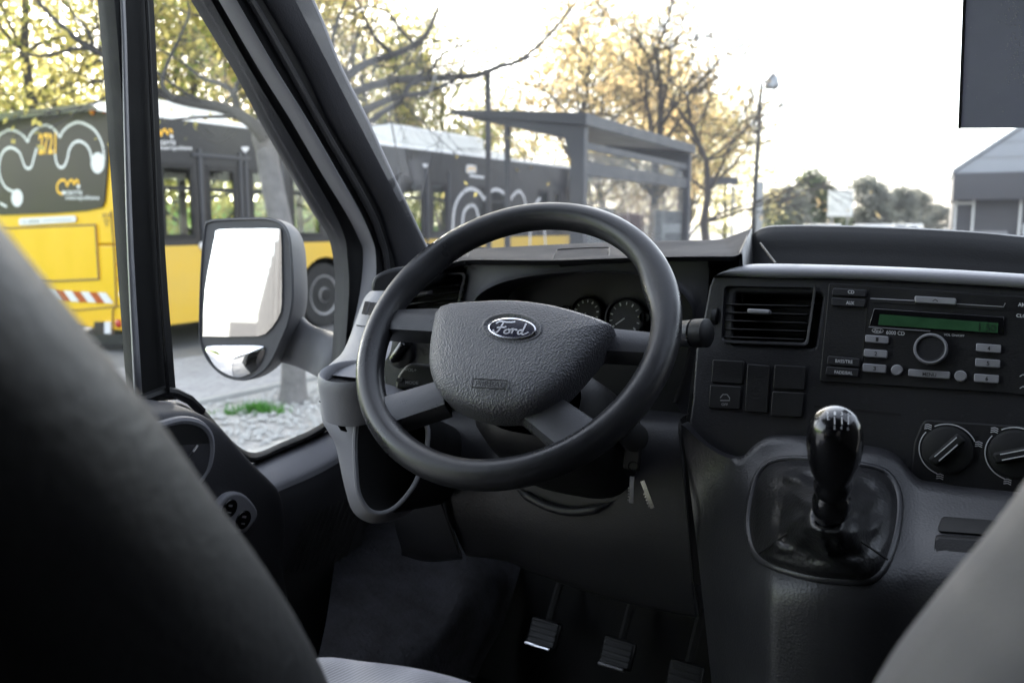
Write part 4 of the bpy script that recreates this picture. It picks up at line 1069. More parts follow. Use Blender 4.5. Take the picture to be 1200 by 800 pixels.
def cobble_mat():
    m, nt = newmat('pavement_setts'); L = nt.links
    out = N(nt, 'ShaderNodeOutputMaterial'); p = N(nt, 'ShaderNodeBsdfPrincipled', Roughness=.7); L.new(p.outputs[0], out.inputs[0])
    tc = N(nt, 'ShaderNodeTexCoord')
    v = N(nt, 'ShaderNodeTexVoronoi', Scale=9, feature='DISTANCE_TO_EDGE'); v.inputs['Randomness'].default_value = .55
    v2 = N(nt, 'ShaderNodeTexVoronoi', Scale=9); v2.inputs['Randomness'].default_value = .55
    L.new(tc.outputs['Object'], v.inputs['Vector']); L.new(tc.outputs['Object'], v2.inputs['Vector'])
    n1 = N(nt, 'ShaderNodeTexNoise', Scale=.9, Detail=6, Roughness=.7); L.new(tc.outputs['Object'], n1.inputs['Vector'])
    mr = N(nt, 'ShaderNodeMapRange'); mr.inputs[1].default_value = 0; mr.inputs[2].default_value = .06; mr.inputs[3].default_value = .55
    L.new(v.outputs[0], mr.inputs[0])
    mx = N(nt, 'ShaderNodeMix', data_type='RGBA'); mx.inputs[6].default_value = (.24, .24, .25, 1); mx.inputs[7].default_value = (.40, .40, .41, 1)
    sp_ = N(nt, 'ShaderNodeSeparateColor'); L.new(v2.outputs['Color'], sp_.inputs[0])
    ad = N(nt, 'ShaderNodeMath', operation='MULTIPLY_ADD'); ad.inputs[1].default_value = .4; L.new(sp_.outputs[0], ad.inputs[0])
    a3 = N(nt, 'ShaderNodeMath', operation='MULTIPLY'); a3.inputs[1].default_value = .7; L.new(n1.outputs[0], a3.inputs[0]); L.new(a3.outputs[0], ad.inputs[2])
    L.new(ad.outputs[0], mx.inputs[0])
    m2 = N(nt, 'ShaderNodeMix', data_type='RGBA', blend_type='MULTIPLY'); m2.inputs[0].default_value = 1
    L.new(mx.outputs[2], m2.inputs[6]); L.new(mr.outputs[0], m2.inputs[7]); L.new(m2.outputs[2], p.inputs['Base Color'])
    bp = N(nt, 'ShaderNodeBump', Strength=.6, Distance=.01); L.new(mr.outputs[0], bp.inputs['Height']); L.new(bp.outputs[0], p.inputs['Normal'])
    return m
M['ground'] = ground_mat(); M['setts'] = cobble_mat()
M['stone'] = pm('white_gravel_stone', (.30, .30, .29), .85, .3, 14, col2=(.52, .51, .49))
M['soil'] = pm('gravel_bed', (.32, .31, .30), .95, .4, 26, .8, 50, 'noise', bdist=.02, col2=(.48, .47, .45))

# street frame: along the bus (u) and to its left (w)
B0 = wz(148, 133, 2.8); B1 = wz(665, 197, 2.8)
dU = (B1 - B0); dU.z = 0; dU.normalize(); dR = Vector((dU.y, -dU.x, 0))     # dR points from bus towards the van
ANG = math.atan2(dU.y, dU.x)
def S(u, w, z=0): return Vector((B0.x, B0.y, 0)) + dU * u - dR * w + Vector((0, 0, z))   # w grows away from the van (to the left)
def inv(p): q = Vector((p.x - B0.x, p.y - B0.y, 0)); return q.dot(dU), -q.dot(dR)

def flat(name, pts, z, mat, label, sub=None):
    o = MB().add([Vector((p.x, p.y, z)) for p in pts], [tuple(range(len(pts)))]).build(name, M[mat], smooth=False)
    tag(o, label, name.split('_')[-1], kind='structure'); return o
flat('ground', [Vector((-400, -200, 0)), Vector((400, -200, 0)), Vector((400, 600, 0)), Vector((-400, 600, 0))], 0, 'ground', 'wide grey ground reaching to the horizon')
flat('pavement', [S(-30, -.9), S(40, -.9), S(40, -6.9), S(-30, -6.9)], .05, 'setts', 'grey stone pavement between the bus lane and the van')
flat('lawn', [S(-30, 4.0), S(60, 4.0), S(60, 7), S(-30, 7)], .06, 'lawn', 'bright green lawn beyond the yellow bus')
bk_ = [(7, .06), (9, .35), (12, 1.2), (16, 2.1), (22, 2.5), (40, 2.6)]
tag(MB().loft([[S(u, w, z + .12 * math.sin(u * .3)) if w > 7 else S(u, w, z) for u in range(-30, 25, 6)] for w, z in bk_], 2, 3).build('grass_bank', M['lawn']), 'bright green grassy bank rising beyond the bus', 'bank', kind='structure')
# gravel bed round the tree, edged by a stone line
tr0 = wz(343, 472, .05)
tu, tw = inv(tr0)
flat('gravel_bed', [S(tu - 2.6, tw - .95), S(tu + 5.2, tw - .95), S(tu + 5.2, tw + .55), S(tu - 2.6, tw + .55)], .056, 'soil', 'bed of pale gravel round the foot of the tree')
for w_ in (tw + .62, tw - 1.02):
    mb = MB()
    mb.box(S(tu + 1.3, w_, .05), 7.9, .10, .09, dU, dR)
    tag(mb.build('kerb', M['concrete'], bevel=.008), 'narrow concrete kerb on the %s side of the gravel bed' % ('bus' if w_ > tw else 'van'), 'kerb', kind='structure')
mb = MB(); r3 = random.Random(5)
for i in range(2600):
    u, w = r3.uniform(tu - 2.5, tu + 4.5), r3.uniform(tw - .9, tw + .5)
    s = r3.uniform(.012, .038); p = S(u, w, .06 + s * .3)
    pts = [p + Vector((math.cos(k * 1.257 + u * 9) * s * r3.uniform(.7, 1.2), math.sin(k * 1.257 + u * 9) * s * r3.uniform(.7, 1.2), 0)) for k in range(5)]
    top = p + Vector((r3.uniform(-.3, .3) * s, r3.uniform(-.3, .3) * s, s * .7))
    mb.add(pts + [top], [(k, (k + 1) % 5, 5) for k in range(5)])
tag(mb.build('gravel', M['stone'], smooth=False), 'loose pale gravel stones in the bed by the tree', 'gravel', kind='stuff')
def tuft(px, py, nb, sp, h, label):
    c = wz(px, py, .06); mb = MB()
    for i in range(nb):
        a = r3.uniform(0, 6.28); d = abs(r3.gauss(0, sp)); p = c + Vector((math.cos(a) * d * 1.6, math.sin(a) * d * .7, -.01)); hh = h * r3.uniform(.5, 1.1)
        l = Vector((r3.uniform(-.6, .6), r3.uniform(-.6, .6), 1)).normalized() * hh; s = Vector((math.cos(a + 1), math.sin(a + 1), 0)) * .005
        mb.add([p - s, p + s, p + l * .6 + s * .7, p + l + Vector((l.x, l.y, 0)) * .5, p + l * .6 - s * .7], [(0, 1, 2, 4), (4, 2, 3)])
    tag(mb.build('grass', M['grass'], smooth=False), label, 'grass', kind='stuff')
tuft(302, 483, 330, .085, .12, 'bright green tuft of grass growing at the edge of the gravel')
tuft(268, 485, 60, .06, .06, 'small thin patch of grass left of the bigger tuft')

# ---- bus -----------------------------------------------------------------
BUS = empty('bus', S(0, 0, 0), ANG, 'yellow and black city bus with curling pale lines, seen from behind the trees', 'bus')
BUS['label'] = 'yellow bus with black upper body and white curling lines parked beyond the pavement'
BL, BW, BH = 11.8, 2.5, 2.8
def bb(mb, name, mat, par=None, **kw): return mb.build(name, M[mat], par or BUS, **kw)
# bus frame: x along, y to the left (0 = our side), z up
def bside(px, py):
    d = ray(WB, px, py); n = dR
    t = (S(0, 0) - CAMW).dot(n) / d.dot(n); p = CAMW + d * t
    u, w = inv(p); return u, p.z
def brear(px, py, out=0):
    d = ray(WB, px, py); n = dU
    t = (S(-out, 0) - CAMW).dot(n) / d.dot(n); p = CAMW + d * t
    u, w = inv(p); return w, p.z
BW = brear(-20, 200)[0]
print('BUS W', BW)
# openings in our side
wins = [(187, 227, 204, 285), (241, 277, 198, 284), (292, 318, 198, 284), (340, 376, 206, 272), (388, 424, 206, 276), (432, 462, 206, 274), (471, 496, 208, 280), (505, 524, 210, 280)]
zt, zb = 2.28, 1.36
holes = []
for x0, x1, y0, y1 in wins:
    u0 = bside(x0, y0)[0]; u1 = bside(x1, y0)[0]; holes.append((u0, u1))
u = bside(630, 225)[0]
holes += [(u, bside(643, 225)[0]), (bside(649, 225)[0], bside(657, 225)[0]), (bside(560, 225)[0], bside(600, 225)[0])]
holes.sort()
def wall(y, thick, hs):
    mb = MB(); e = 0
    def seg(u0, u1, z0, z1):
        if u1 - u0 > .005: mb.box(((u0 + u1) / 2, y, (z0 + z1) / 2), u1 - u0, thick, z1 - z0)
    seg(0, BL, zt, BH); seg(0, BL, 1.28, zb)
    for u0, u1 in hs: seg(e, u0, zb, zt); e = u1
    seg(e, BL, zb, zt)
    return mb
side = bb(wall(.03, .06, holes), 'side_body', 'bus_dark', smooth=False)
bb(wall(BW - .03, .06, [(.5 + 1.35 * i, 1.72 + 1.35 * i) for i in range(8)]), 'side_body', 'bus_dark', smooth=False)
for u0, u1 in holes:
    f = bb(MB().box(((u0 + u1) / 2, .035, (zt + zb) / 2), u1 - u0 - .004, .012, zt - zb - .004), 'window', 'bus_glass', smooth=False)
    fr = MB()
    for zz in (zb + .03, zt - .03): fr.box(((u0 + u1) / 2, .012, zz), u1 - u0 - .01, .035, .06)
    for uu in (u0 + .03, u1 - .03): fr.box((uu, .012, (zt + zb) / 2), .06, .034, zt - zb - .125)
    fr.box(((u0 + u1) / 2, .016, zt - .30), u1 - u0 - .125, .03, .05)
    bb(fr, 'window_frame', 'black', f, smooth=False)
for i in range(8):
    bb(MB().box((1.11 + 1.35 * i, BW - .03, (zt + zb) / 2), 1.2, .012, zt - zb - .01), 'window', 'bus_glass', smooth=False)
# yellow lower body with wheel arches on our side
def lower(y, arches):
    mb = MB(); pts = [(0, 1.28), (0, .32)]
    e = []
    for uc in arches:
        pts.append((uc - .60, .32))
        for k in range(13):
            a = math.pi - math.pi * k / 12
            pts.append((uc + .60 * math.cos(a), .46 + .60 * math.sin(a)))
        pts.append((uc + .60, .32))
    pts += [(BL, .32), (BL, 1.28)]
    return MB().prism([Vector((u, y, z)) for u, z in pts], (0, .05, 0))
uw = bside(383, 352)[0]
arch = [uw, uw + 5.9]
bb(lower(-.004, arch), 'lower_body', 'yellow_dirty', smooth=False)
bb(lower(BW - .046, arch), 'lower_body', 'yellow', smooth=False)
bb(MB().box((BL / 2, BW / 2, .36), BL - .1, BW - .12, .06), 'floor', 'bus_in', smooth=False)
bb(MB().box((BL / 2, BW / 2, .95), BL - .3, 1.1, .5), 'seat_row', 'bus_in', smooth=False)
for uc in arch:
    for yw in (.05, BW - .30):
        w_ = bb(MB().lathe([(.20, 0), (.30, .0), (.34, -.015), (.47, -.01), (.485, .03), (.485, .2), (.47, .24), (.3, .25), (.0, .25)], (uc, yw, .485), (0, 1, 0), 40), 'wheel', 'tyre')
        h = MB().lathe([(.0, -.03), (.09, -.03), (.11, -.02), (.12, .03), (.17, .03), (.235, .016), (.30, -.012), (.305, .01)], (uc, yw, .485), (0, 1, 0), 40)
        hl = MB()
        for k in range(8):
            a = k * .785; hl.lathe([(.034, 0), (.034, -.006), (0, -.006)], (uc + .232 * math.cos(a), yw + .012, .485 + .232 * math.sin(a)), (0, 1, 0), 12)
        hl.lathe([(.10, 0), (.085, -.02), (0, -.02)], (uc, yw - .03, .485), (0, 1, 0), 20)
        bb(h, 'wheel_hub', 'hubm', w_); bb(hl, 'hub_openings', 'black', w_)
    bb(MB().lathe([(.60, 0), (.60, .5), (.0, .5)], (uc, .06, .46), (0, 1, 0), 32, cap=False), 'wheel_arch', 'black', None)
# ends, roof
pr = [(0, 0), (0, BW)]
bb(MB().box((BL - .03, BW / 2, 1.55), .06, BW - .12, 2.5), 'front_body', 'bus_dark', smooth=False)
bb(MB().box((.03, BW / 2, .78), .064, BW - .02, 1.02), 'rear_body', 'yellow', bevel=.02)
bb(MB().box((.035, BW / 2, 2.05), .06, BW - .02, 1.50), 'rear_frame', 'yellow', bevel=.03)
rows = []
for u in (0, .12, .5, BL - .5, BL - .1, BL):
    k = .0 if u in (0, BL) else (.07 if u in (.12, BL - .1) else .11)
    rows.append([Vector((u, y, BH - .01 + (k * z if z else 0))) for y, z in ((0, 0), (.05, .55), (.25, .9), (.8, 1), (BW - .8, 1), (BW - .25, .9), (BW - .05, .55), (BW, 0))])
bb(MB().loft(rows, 2, 2), 'roof', 'bus_white', ang=60)
for u0, u1, y0, y1, h in ((.55, 1.9, .45, 2.2, .20), (5.2, 8.2, .3, 2.2, .34), (8.6, 9.6, .6, 1.9, .16)):
    bb(MB().box(((u0 + u1) / 2, (y0 + y1) / 2, BH + .09 + h / 2), u1 - u0, y1 - y0, h), 'roof_pod', 'bus_white', bevel=.07, bseg=3)
# rear black window panel with its lines and words (rear plane, y axis = w)
def RP(px, py, out): w, z = brear(px, py, out); return Vector((-out, w, z))
sh = [(128, 127), (126, 190), (122, 236), (119, 243), (100, 247), (60, 250), (0, 252), (-14, 246), (-18, 200), (-17, 150), (0, 141), (26, 134), (76, 127.5)]
bb(MB().prism([RP(x, y, .02) for x, y in sh], (.03, 0, 0)), 'rear_window', 'bus_rear', smooth=False)
z_ = lambda x, y: (x / 5, 110 + y / 5)
mb = MB()
nr = (-1, 0, 0)
big = [(610, 390), (600, 300), (560, 220), (500, 178), (450, 168), (400, 190), (365, 225), (352, 252), (330, 225), (300, 195), (255, 185), (210, 205), (175, 245), (162, 280), (140, 250), (100, 222), (50, 213), (0, 240), (-50, 290)]
sml = [(540, 390), (525, 330), (500, 295), (465, 278), (430, 290), (405, 330), (395, 380), (375, 425), (350, 430), (330, 400), (320, 330)]
sm2 = [(215, 318), (200, 370), (185, 425), (165, 438), (145, 425), (130, 385), (110, 340), (60, 315), (15, 345), (-5, 420), (0, 480), (30, 545), (80, 575)]
sm3 = [(0, 640), (40, 662)]
for q in (big, sml, sm2, sm3):
    ribbon(mb, [RP(*z_(x, y), .023) for x, y in spl(q, 4)], .035, nr)
for cx, cy, a, b in ((572, 405, 40, 62), (100, 610, 34, 52)):
    mb.add([RP(*z_(cx + a * math.cos(t), cy + b * math.sin(t)), .0235) for t in [k * .2618 for k in range(24)]], [tuple(range(24))])
bb(mb, 'rear_lines', 'print', smooth=False)
mb = MB(); text_on(mb, '2721', RP(*z_(226, 358), .025), RP(*z_(330, 352), .025) - RP(*z_(228, 356), .025), RP(*z_(228, 230), .025) - RP(*z_(228, 356), .025), bold=.03)
bb(mb, 'fleet_number', 'orange_print', smooth=False)
def logo(mb1, mb2, fn, w, n):
    """three linked arches in orange and the two-line word in white, on a 250 x 140 layout"""
    ribbon(mb1, [fn(x, y) for x, y in spl([(35, 88), (8, 75), (2, 40), (20, 10), (45, 6), (58, 30), (62, 40), (70, 18), (88, 5), (104, 30), (108, 12), (124, 8), (128, 35)], 3)], w, n)
    for q in ((40, 80), (128, 42)):
        mb2.add([fn(q[0] + 11 * math.cos(t), q[1] + 13 * math.sin(t)) for t in [k * .785 for k in range(8)]], [tuple(range(8))])
    for t, x0, x1, y in (('carris', 52, 150, 92), ('metropolitana', 52, 250, 128)):
        O = fn(x0, y); text_on(mb2, t, O, fn(x1, y) - O, fn(x0, y - 33) - O)
m1, m2 = MB(), MB()
logo(m1, m2, lambda x, y: RP(*z_(332 + x, 500 + y), .025), .03, nr)
bb(m1, 'logo_arches', 'orange_print', smooth=False); bb(m2, 'logo_lettering', 'print', smooth=False)
bb(MB().prism([RP(x, y, .02) for x, y in roundpoly([(22, 256), (88, 252.5), (89, 260), (22, 264)], 3)], (.01, 0, 0)), 'white_sticker', 'print', smooth=False)
mb = MB(); text_on(mb, 'Se', RP(27, 261.4, .022), RP(31, 261.2, .022) - RP(27, 261.4, .022), RP(27, 258, .022) - RP(27, 261.4, .022))
ribbon(mb, [RP(33, 259.6, .022), RP(46, 259, .022)], .025, nr); ribbon(mb, [RP(50, 258.6, .022), RP(84, 257, .022)], .012, nr)
bb(mb, 'sticker_lettering', 'print_dim', smooth=False)
mb = MB(); text_on(mb, '2214', RP(119, 255, .012), RP(129.5, 254.6, .012) - RP(119, 255, .012), RP(119, 250, .012) - RP(119, 255, .012))
ribbon(mb, [RP(121, 259, .012), RP(124.5, 257.6, .012), RP(128, 259, .012)], .012, nr); ribbon(mb, [RP(122.5, 262, .012), RP(124.5, 261, .012), RP(126.5, 262, .012)], .012, nr); ribbon(mb, [RP(124, 264, .012), RP(125.4, 264, .012)], .02, nr)
bb(mb, 'rear_number', 'brown', smooth=False)
# engine lid, hazard stripes, lamps, plate
def rbox(q, name, mat, out, dep, bev=.004, par=None): return bb(MB().prism([RP(x, y, out) for x, y in q], (dep, 0, 0)), name, mat, par, bevel=bev)
el = rbox([(4, 268), (112, 263.5), (116, 327), (2, 332)], 'engine_lid', 'yellow', .018, .03)
mb = MB()
for q in ([(4, 268), (112, 263.5)], [(112, 263.5), (116, 327)], [(116, 327), (2, 332)]):
    mb.tube([RP(x, y, .012) for x, y in q], .012, 6)
bb(mb, 'lid_gap', 'brown', el)
stripe = MB(); red = MB()
for i in range(-4, 6):
    x0 = 84 + i * 20; 
    q = [(x0, 341), (x0 + 10, 341), (x0 + 19, 353), (x0 + 9, 354)]
    if x0 + 19 < 138: red.add([RP(x, y - (x - 84) * -.05, .012) for x, y in q], [(0, 1, 2, 3)])
    q = [(x0 + 10, 341), (x0 + 20, 341), (x0 + 29, 353), (x0 + 19, 353)]
    if x0 + 29 < 140: stripe.add([RP(x, y - (x - 84) * -.05, .012) for x, y in q], [(0, 1, 2, 3)])
bb(red, 'hazard_stripe', 'red_lamp', smooth=False); bb(stripe, 'hazard_stripe', 'print', smooth=False)
for x, y, r, mt in ((141, 310, .045, 'red_lamp'), (142, 327, .045, 'red_lamp'), (143, 345, .045, 'print'), (138, 379, .045, 'red_lamp'), (122, 129, .04, 'red_lamp'), (108, 130, .045, 'orange_lamp')):
    c = RP(x, y, .02); bb(MB().lathe([(r * 1.15, .03), (r * 1.1, 0), (r, -.012), (r * .6, -.02), (0, -.022)], c, (1, 0, 0), 20), 'tail_lamp', mt)
rbox([(110, 377), (121.5, 377), (121.5, 391), (110, 391)], 'plate_light', 'bus_rear', .025, .03)
rbox([(122, 377), (129, 377), (129, 391), (122, 391)], 'number_plate', 'print', .02, .02)
mb = MB()
mb.tube([RP(130, 247, .012), RP(134, 300, .012), RP(136, 358, .012), RP(133, 362, .012), (RP(132, 366, .012)), RP(132, 400, .012)], .008, 6); mb.tube([RP(84, 364, .012), RP(136, 359, .012), RP(146, 359, .012)], .008, 6)
bb(mb, 'body_seam', 'brown', smooth=False)
rbox([(-18, 397), (146, 392), (146, 404), (-18, 409)], 'rear_bumper', 'bus_dark', .05, .08)
# side writing and lines
def BS(px, py, out=.0):
    u, z = bside(px, py); return Vector((u, -out - .002, z))
m1, m2 = MB(), MB()
logo(m1, m2, lambda x, y: BS(176 + x * .195, 151 + y * .205, .004), .03, (0, -1, 0))
def heart(mb, cx, cy, s):
    pts = []
    for k in range(24):
        t = 2 * math.pi * k / 24
        pts.append((cx + s * 16 * math.sin(t) ** 3 / 16, cy - s * (13 * math.cos(t) - 5 * math.cos(2 * t) - 2 * math.cos(3 * t) - math.cos(4 * t)) / 16))
    mb.add([BS(x, y, .004) for x, y in pts], [tuple(range(24))])
heart(m2, 287, 175, 4.3); heart(m2, 498, 194, 3.2)
q = roundpoly([(546, 193), (558, 193.5), (558, 203), (546, 203)], 2, 2); m2.add([BS(x, y, .004) for x, y in q], [tuple(range(len(q)))])
ribbon(m1, [BS(x, y, .006) for x, y in ((548, 201), (549, 196), (551, 199), (552, 196), (554, 199), (555, 196), (556.5, 201))], .03, (0, -1, 0))
ribbon(m2, [BS(550, 206, .004), BS(567, 208, .004)], .05, (0, -1, 0))
bb(m1, 'logo_arches', 'orange_print', smooth=False); bb(m2, 'side_lettering', 'print', smooth=False)
mb = MB()
for q in ([(530, 275), (532, 245), (540, 228), (551, 221), (562, 226), (567, 233), (572, 226), (582, 222), (592, 228), (596, 236), (601, 229), (608, 224), (614, 232), (617, 250)], [(541, 272), (543, 250), (550, 241), (557, 243), (561, 256), (566, 262), (574, 252)]):
    ribbon(mb, [BS(x, y, .005) for x, y in spl(q, 3)], .07, (0, -1, 0))
for x in (487, 517): pass
for q in ([(620, 300), (622, 262), (627, 240), (633, 232)], [(640, 300), (637, 262), (634, 240)]):
    ribbon(mb, [BS(x, y, .005) for x, y in spl(q, 3)], .07, (0, -1, 0))
bb(mb, 'side_lines', 'arc', smooth=False)
# door posts on the side
for x in (236, 283, 289, 331, 466, 500, 526):
    u, z = bside(x, 240)
    bb(MB().box((u, -.012, 1.85), .05, .03, 1.25), 'door_post', 'shelter', bevel=.01)
bb(MB().box((bside(262, 240)[0], -.012, 2.40), .95, .03, .05), 'door_rail', 'shelter', bevel=.01)
u, z = bside(236, 288); bb(MB().lathe([(.05, 0), (.05, -.03), (0, -.04)], (u, -.005, z), (0, 1, 0), 16), 'door_button', 'print')
u, z = bside(352, 313); bb(MB().lathe([(.05, 0), (.045, -.015), (0, -.02)], (u, -.005, z), (0, 1, 0), 16), 'filler_cap', 'brown')
# ---- trees ---------------------------------------------------------------
def limb(mb, path, r0, r1, seg=8):
    n = len(path); mb.tube(path, [r0 + (r1 - r0) * i / (n - 1) for i in range(n)], seg)
def twigs(mb, tips, start, d, length, rad, depth, rg, droop=.0, split=(2, 3), spread=.6, kink=.18):
    """recursive bare branching; collects the end points in tips"""
    p = Vector(start); path = [p.copy()]; dd = Vector(d).normalized(); k = 4
    for i in range(k):
        dd = (dd + Vector((rg.gauss(0, kink), rg.gauss(0, kink), rg.gauss(0, kink) - droop))).normalized()
        p = p + dd * length / k; path.append(p.copy())
        if depth > 0 and i > 0 and rg.random() < .75:
            ax_ = Vector((rg.gauss(0, 1), rg.gauss(0, 1), rg.gauss(0, .6)))
            nd = (dd + ax_.normalized() * spread * rg.uniform(.8, 1.5)).normalized()
            twigs(mb, tips, p, nd, length * rg.uniform(.45, .7), rad * .5, depth - 1, rg, droop, split, spread, kink)
    limb(mb, path, rad, rad * (.45 if depth > 0 else .3), 6 if rad > .02 else 4)
    tips.append((p, dd))
    if depth > 0:
        for j in range(rg.randint(*split)):
            ax_ = Vector((rg.gauss(0, 1), rg.gauss(0, 1), rg.gauss(0, .6)))
            nd = (dd + ax_.normalized() * spread).normalized()
            twigs(mb, tips, p, nd, length * rg.uniform(.55, .8), rad * .45, depth - 1, rg, droop, split, spread, kink)
def leaves(mb, c, n, sp, size, rg):
    for i in range(n):
        p = c + Vector((rg.gauss(0, sp), rg.gauss(0, sp), rg.gauss(0, sp * .8)))
        a = Vector((rg.gauss(0, 1), rg.gauss(0, 1), rg.gauss(0, 1))).normalized(); b = a.orthogonal().normalized()
        s = size * rg.uniform(.6, 1.4)
        mb.add([p - a * s, p + b * s * .45, p + a * s, p - b * s * .45], [(0, 1, 2, 3)])
def fin(root, tmb, cmb, bark, leaf):
    t = tmb
    t.v = [v - root.location for v in t.v]; o = t.build('trunk', M[bark], root, ang=80)
    if cmb and cmb.v:
        cmb.v = [v - root.location for v in cmb.v]; cmb.build('crown', M[leaf], root, smooth=False)

# the pale plane tree between van and bus: main limbs as real branches at its own distance
D0 = tr0.y
def T(px, py, dy=0): return wy(px, py, D0 + dy)
rg = random.Random(11)
plane = empty('plane_tree', tr0, 0, 'pale-barked tree with long bare branches, its leafy top added for shade, standing in the gravel between the van and the bus', 'tree')
tm = MB(); lm = MB(); tips = []
trunk = [tr0 + Vector((0, 0, -.05)), T(344, 440), T(343, 380), T(336, 300), T(324, 240), T(315, 195), T(311, 160)]
tp = spl(trunk, 3); n_ = len(tp)
tm.tube(tp, [.105 - .02 * (i / (n_ - 1)) + (.03 * max(0, 1 - i / 2.5)) for i in range(n_)], 14)
tm.lathe([(.08, -.12), (.105, -.03), (.10, .06), (.06, .13), (0, .15)], T(311, 160), (0, 0, 1), 12)
LIMBS = [([(311, 163), (292, 142), (262, 127), (235, 122), (205, 116), (180, 105), (150, 85), (132, 71), (95, 50), (70, 28), (45, 2), (25, -40)], .055, .010, (0, -.7)),
         ([(132, 71), (110, 58), (85, 58), (50, 66), (25, 62), (-10, 60)], .018, .006, (-.4, -.7)),
         ([(110, 56), (102, 35), (85, 15), (68, -5), (60, -40)], .014, .005, (-.4, -.1)),
         ([(308, 155), (281, 133), (274, 110), (258, 98), (237, 92), (212, 72), (190, 60)], .034, .008, (0, .8)),
         ([(274, 110), (283, 90), (300, 80), (330, 60)], .02, .007, (.2, .9)),
         ([(205, 116), (190, 100), (196, 75), (210, 45), (222, 10), (205, -30)], .02, .006, (-.3, .2)),
         ([(311, 158), (345, 140), (385, 108), (405, 91), (430, 74), (462, 64), (485, 53), (500, 40), (507, 24), (515, 5), (530, -30)], .05, .010, (0, 1.2)),
         ([(322, 152), (370, 128), (415, 108), (462, 94), (510, 92), (560, 88), (585, 78), (607, 72), (640, 45), (675, 2), (690, -30)], .042, .007, (0, .6)),
         ([(325, 165), (380, 150), (425, 131), (462, 115), (500, 108), (535, 92), (545, 70)], .036, .007, (0, -.5)),
         ([(325, 170), (390, 160), (430, 145), (448, 132), (470, 118), (480, 100), (500, 90), (520, 62), (560, 45), (580, 25)], .032, .006, (0, .2)),
         ([(462, 64), (440, 45), (425, 16), (410, -20)], .022, .008, (1, .4)),
         ([(405, 91), (390, 60), (395, 25), (420, -30)], .028, .010, (1, 1.6)),
         ([(485, 53), (470, 35), (455, 15), (430, 8), (400, 22)], .016, .006, (1, .2)),
         ([(607, 72), (632, 65), (650, 70)], .014, .005, (.5, .9)),
         ([(311, 160), (300, 60), (285, -80), (290, -200)], .06, .03, (0, .5))]
for pts, r0, r1, (d0, d1) in LIMBS:
    k = len(pts); path = []
    for i, (x, y) in enumerate(spl(pts, 3)):
        t = i / (3 * (k - 1)); path.append(T(x, y, (d0 + (d1 - d0) * t) + .12 * math.sin(9 * t + r0 * 200)))
    limb(lm, path, r0, r1, 8)
    for i in range(4, len(path), 2):
        dd = (path[i] - path[i - 1]).normalized(); t = i / len(path)
        if rg.random() < .95:
            nd = (dd * .6 + Vector((rg.gauss(0, .6), rg.gauss(0, .6), rg.gauss(.15, .5)))).normalized()
            twigs(lm, tips, path[i], nd, rg.uniform(.35, .85), (r0 + (r1 - r0) * t) * .32, 1 if rg.random() < .4 else 2, rg)
    twigs(lm, tips, path[-1], (path[-1] - path[-2]), .5, r1 * .9, 1, rg)
# hanging seed chains in front of the bus
for pts in ([(190, 138), (196, 152), (205, 160)], [(228, 146), (240, 162), (258, 168), (275, 158), (280, 150)], [(240, 150), (252, 160)], [(262, 160), (270, 150)]):
    limb(lm, [T(x, y, -.2) for x, y in spl(pts, 3)], .007, .004, 5)
cm = MB()
for p, d in tips:
    if p.x < -1.6 and rg.random() < .28: leaves(cm, p, 2, .06, .035, rg)
    elif rg.random() < .06: leaves(cm, p, 1, .03, .025, rg)
for i in range(520):  # unseen leaf mass added above the view to keep sun off the cab
    while True:
        q = Vector((rg.uniform(-1, 1), rg.uniform(-1, 1), rg.uniform(-1, 1)))
        if q.length < 1: break
    p = Vector((-2.5 + 2.9 * q.x, 7.9 + 2.2 * q.y, 5.9 + 1.8 * q.z))
    if p.z > CAM_H + p.y * .30: leaves(cm, p, 16, .24, .10, rg)
for i in range(9):
    a = rg.uniform(0, 6.28); twigs(lm, tips, T(288, -120, .4), Vector((math.cos(a), math.sin(a), .7)), 1.5, .03, 2, rg)
fin(plane, tm, cm, 'bark', 'leaf_y')
lm.v = [v - plane.location for v in lm.v]; lm.build('branches', M['limb'], plane, ang=80)

def tree(name, x, y, h, spread, seed, label, leaf, bark='bark_dark', nl=5, lsize=.11, lsp=.5, depth=3, r0=.16, group='trees behind the bus', clear=.25, up=.6, droop=-.03):
    rg = random.Random(seed); root = empty(name, (x, y, 0), 0, label, 'tree', group)
    tm, cm, tips = MB(), MB(), []
    base = Vector((x, y, -.05)); path = [base]; p = base.copy()
    for i in range(7):
        p = p + Vector((rg.gauss(0, .1), rg.gauss(0, .1), h * .8 / 7)); path.append(p.copy())
    limb(tm, path, r0, r0 * .3, 10)
    for i in range(1, 8):
        q = path[i]
        if q.z < h * clear: continue
        for j in range(3 if depth > 2 else 4):
            a = rg.uniform(0, 6.28); t = q.z / h
            d = Vector((math.cos(a), math.sin(a), up + .5 * t + rg.gauss(0, .2)))
            twigs(tm, tips, q, d, spread * rg.uniform(.6, 1.0) * (1.15 - .5 * t), r0 * .36 * (1.1 - .6 * t), depth - 1, rg, droop)
    for p, d in tips:
        if nl >= 1 or rg.random() < nl: leaves(cm, p, max(1, int(nl)), lsp, lsize, rg)
    fin(root, tm, cm, bark, leaf)
    return root
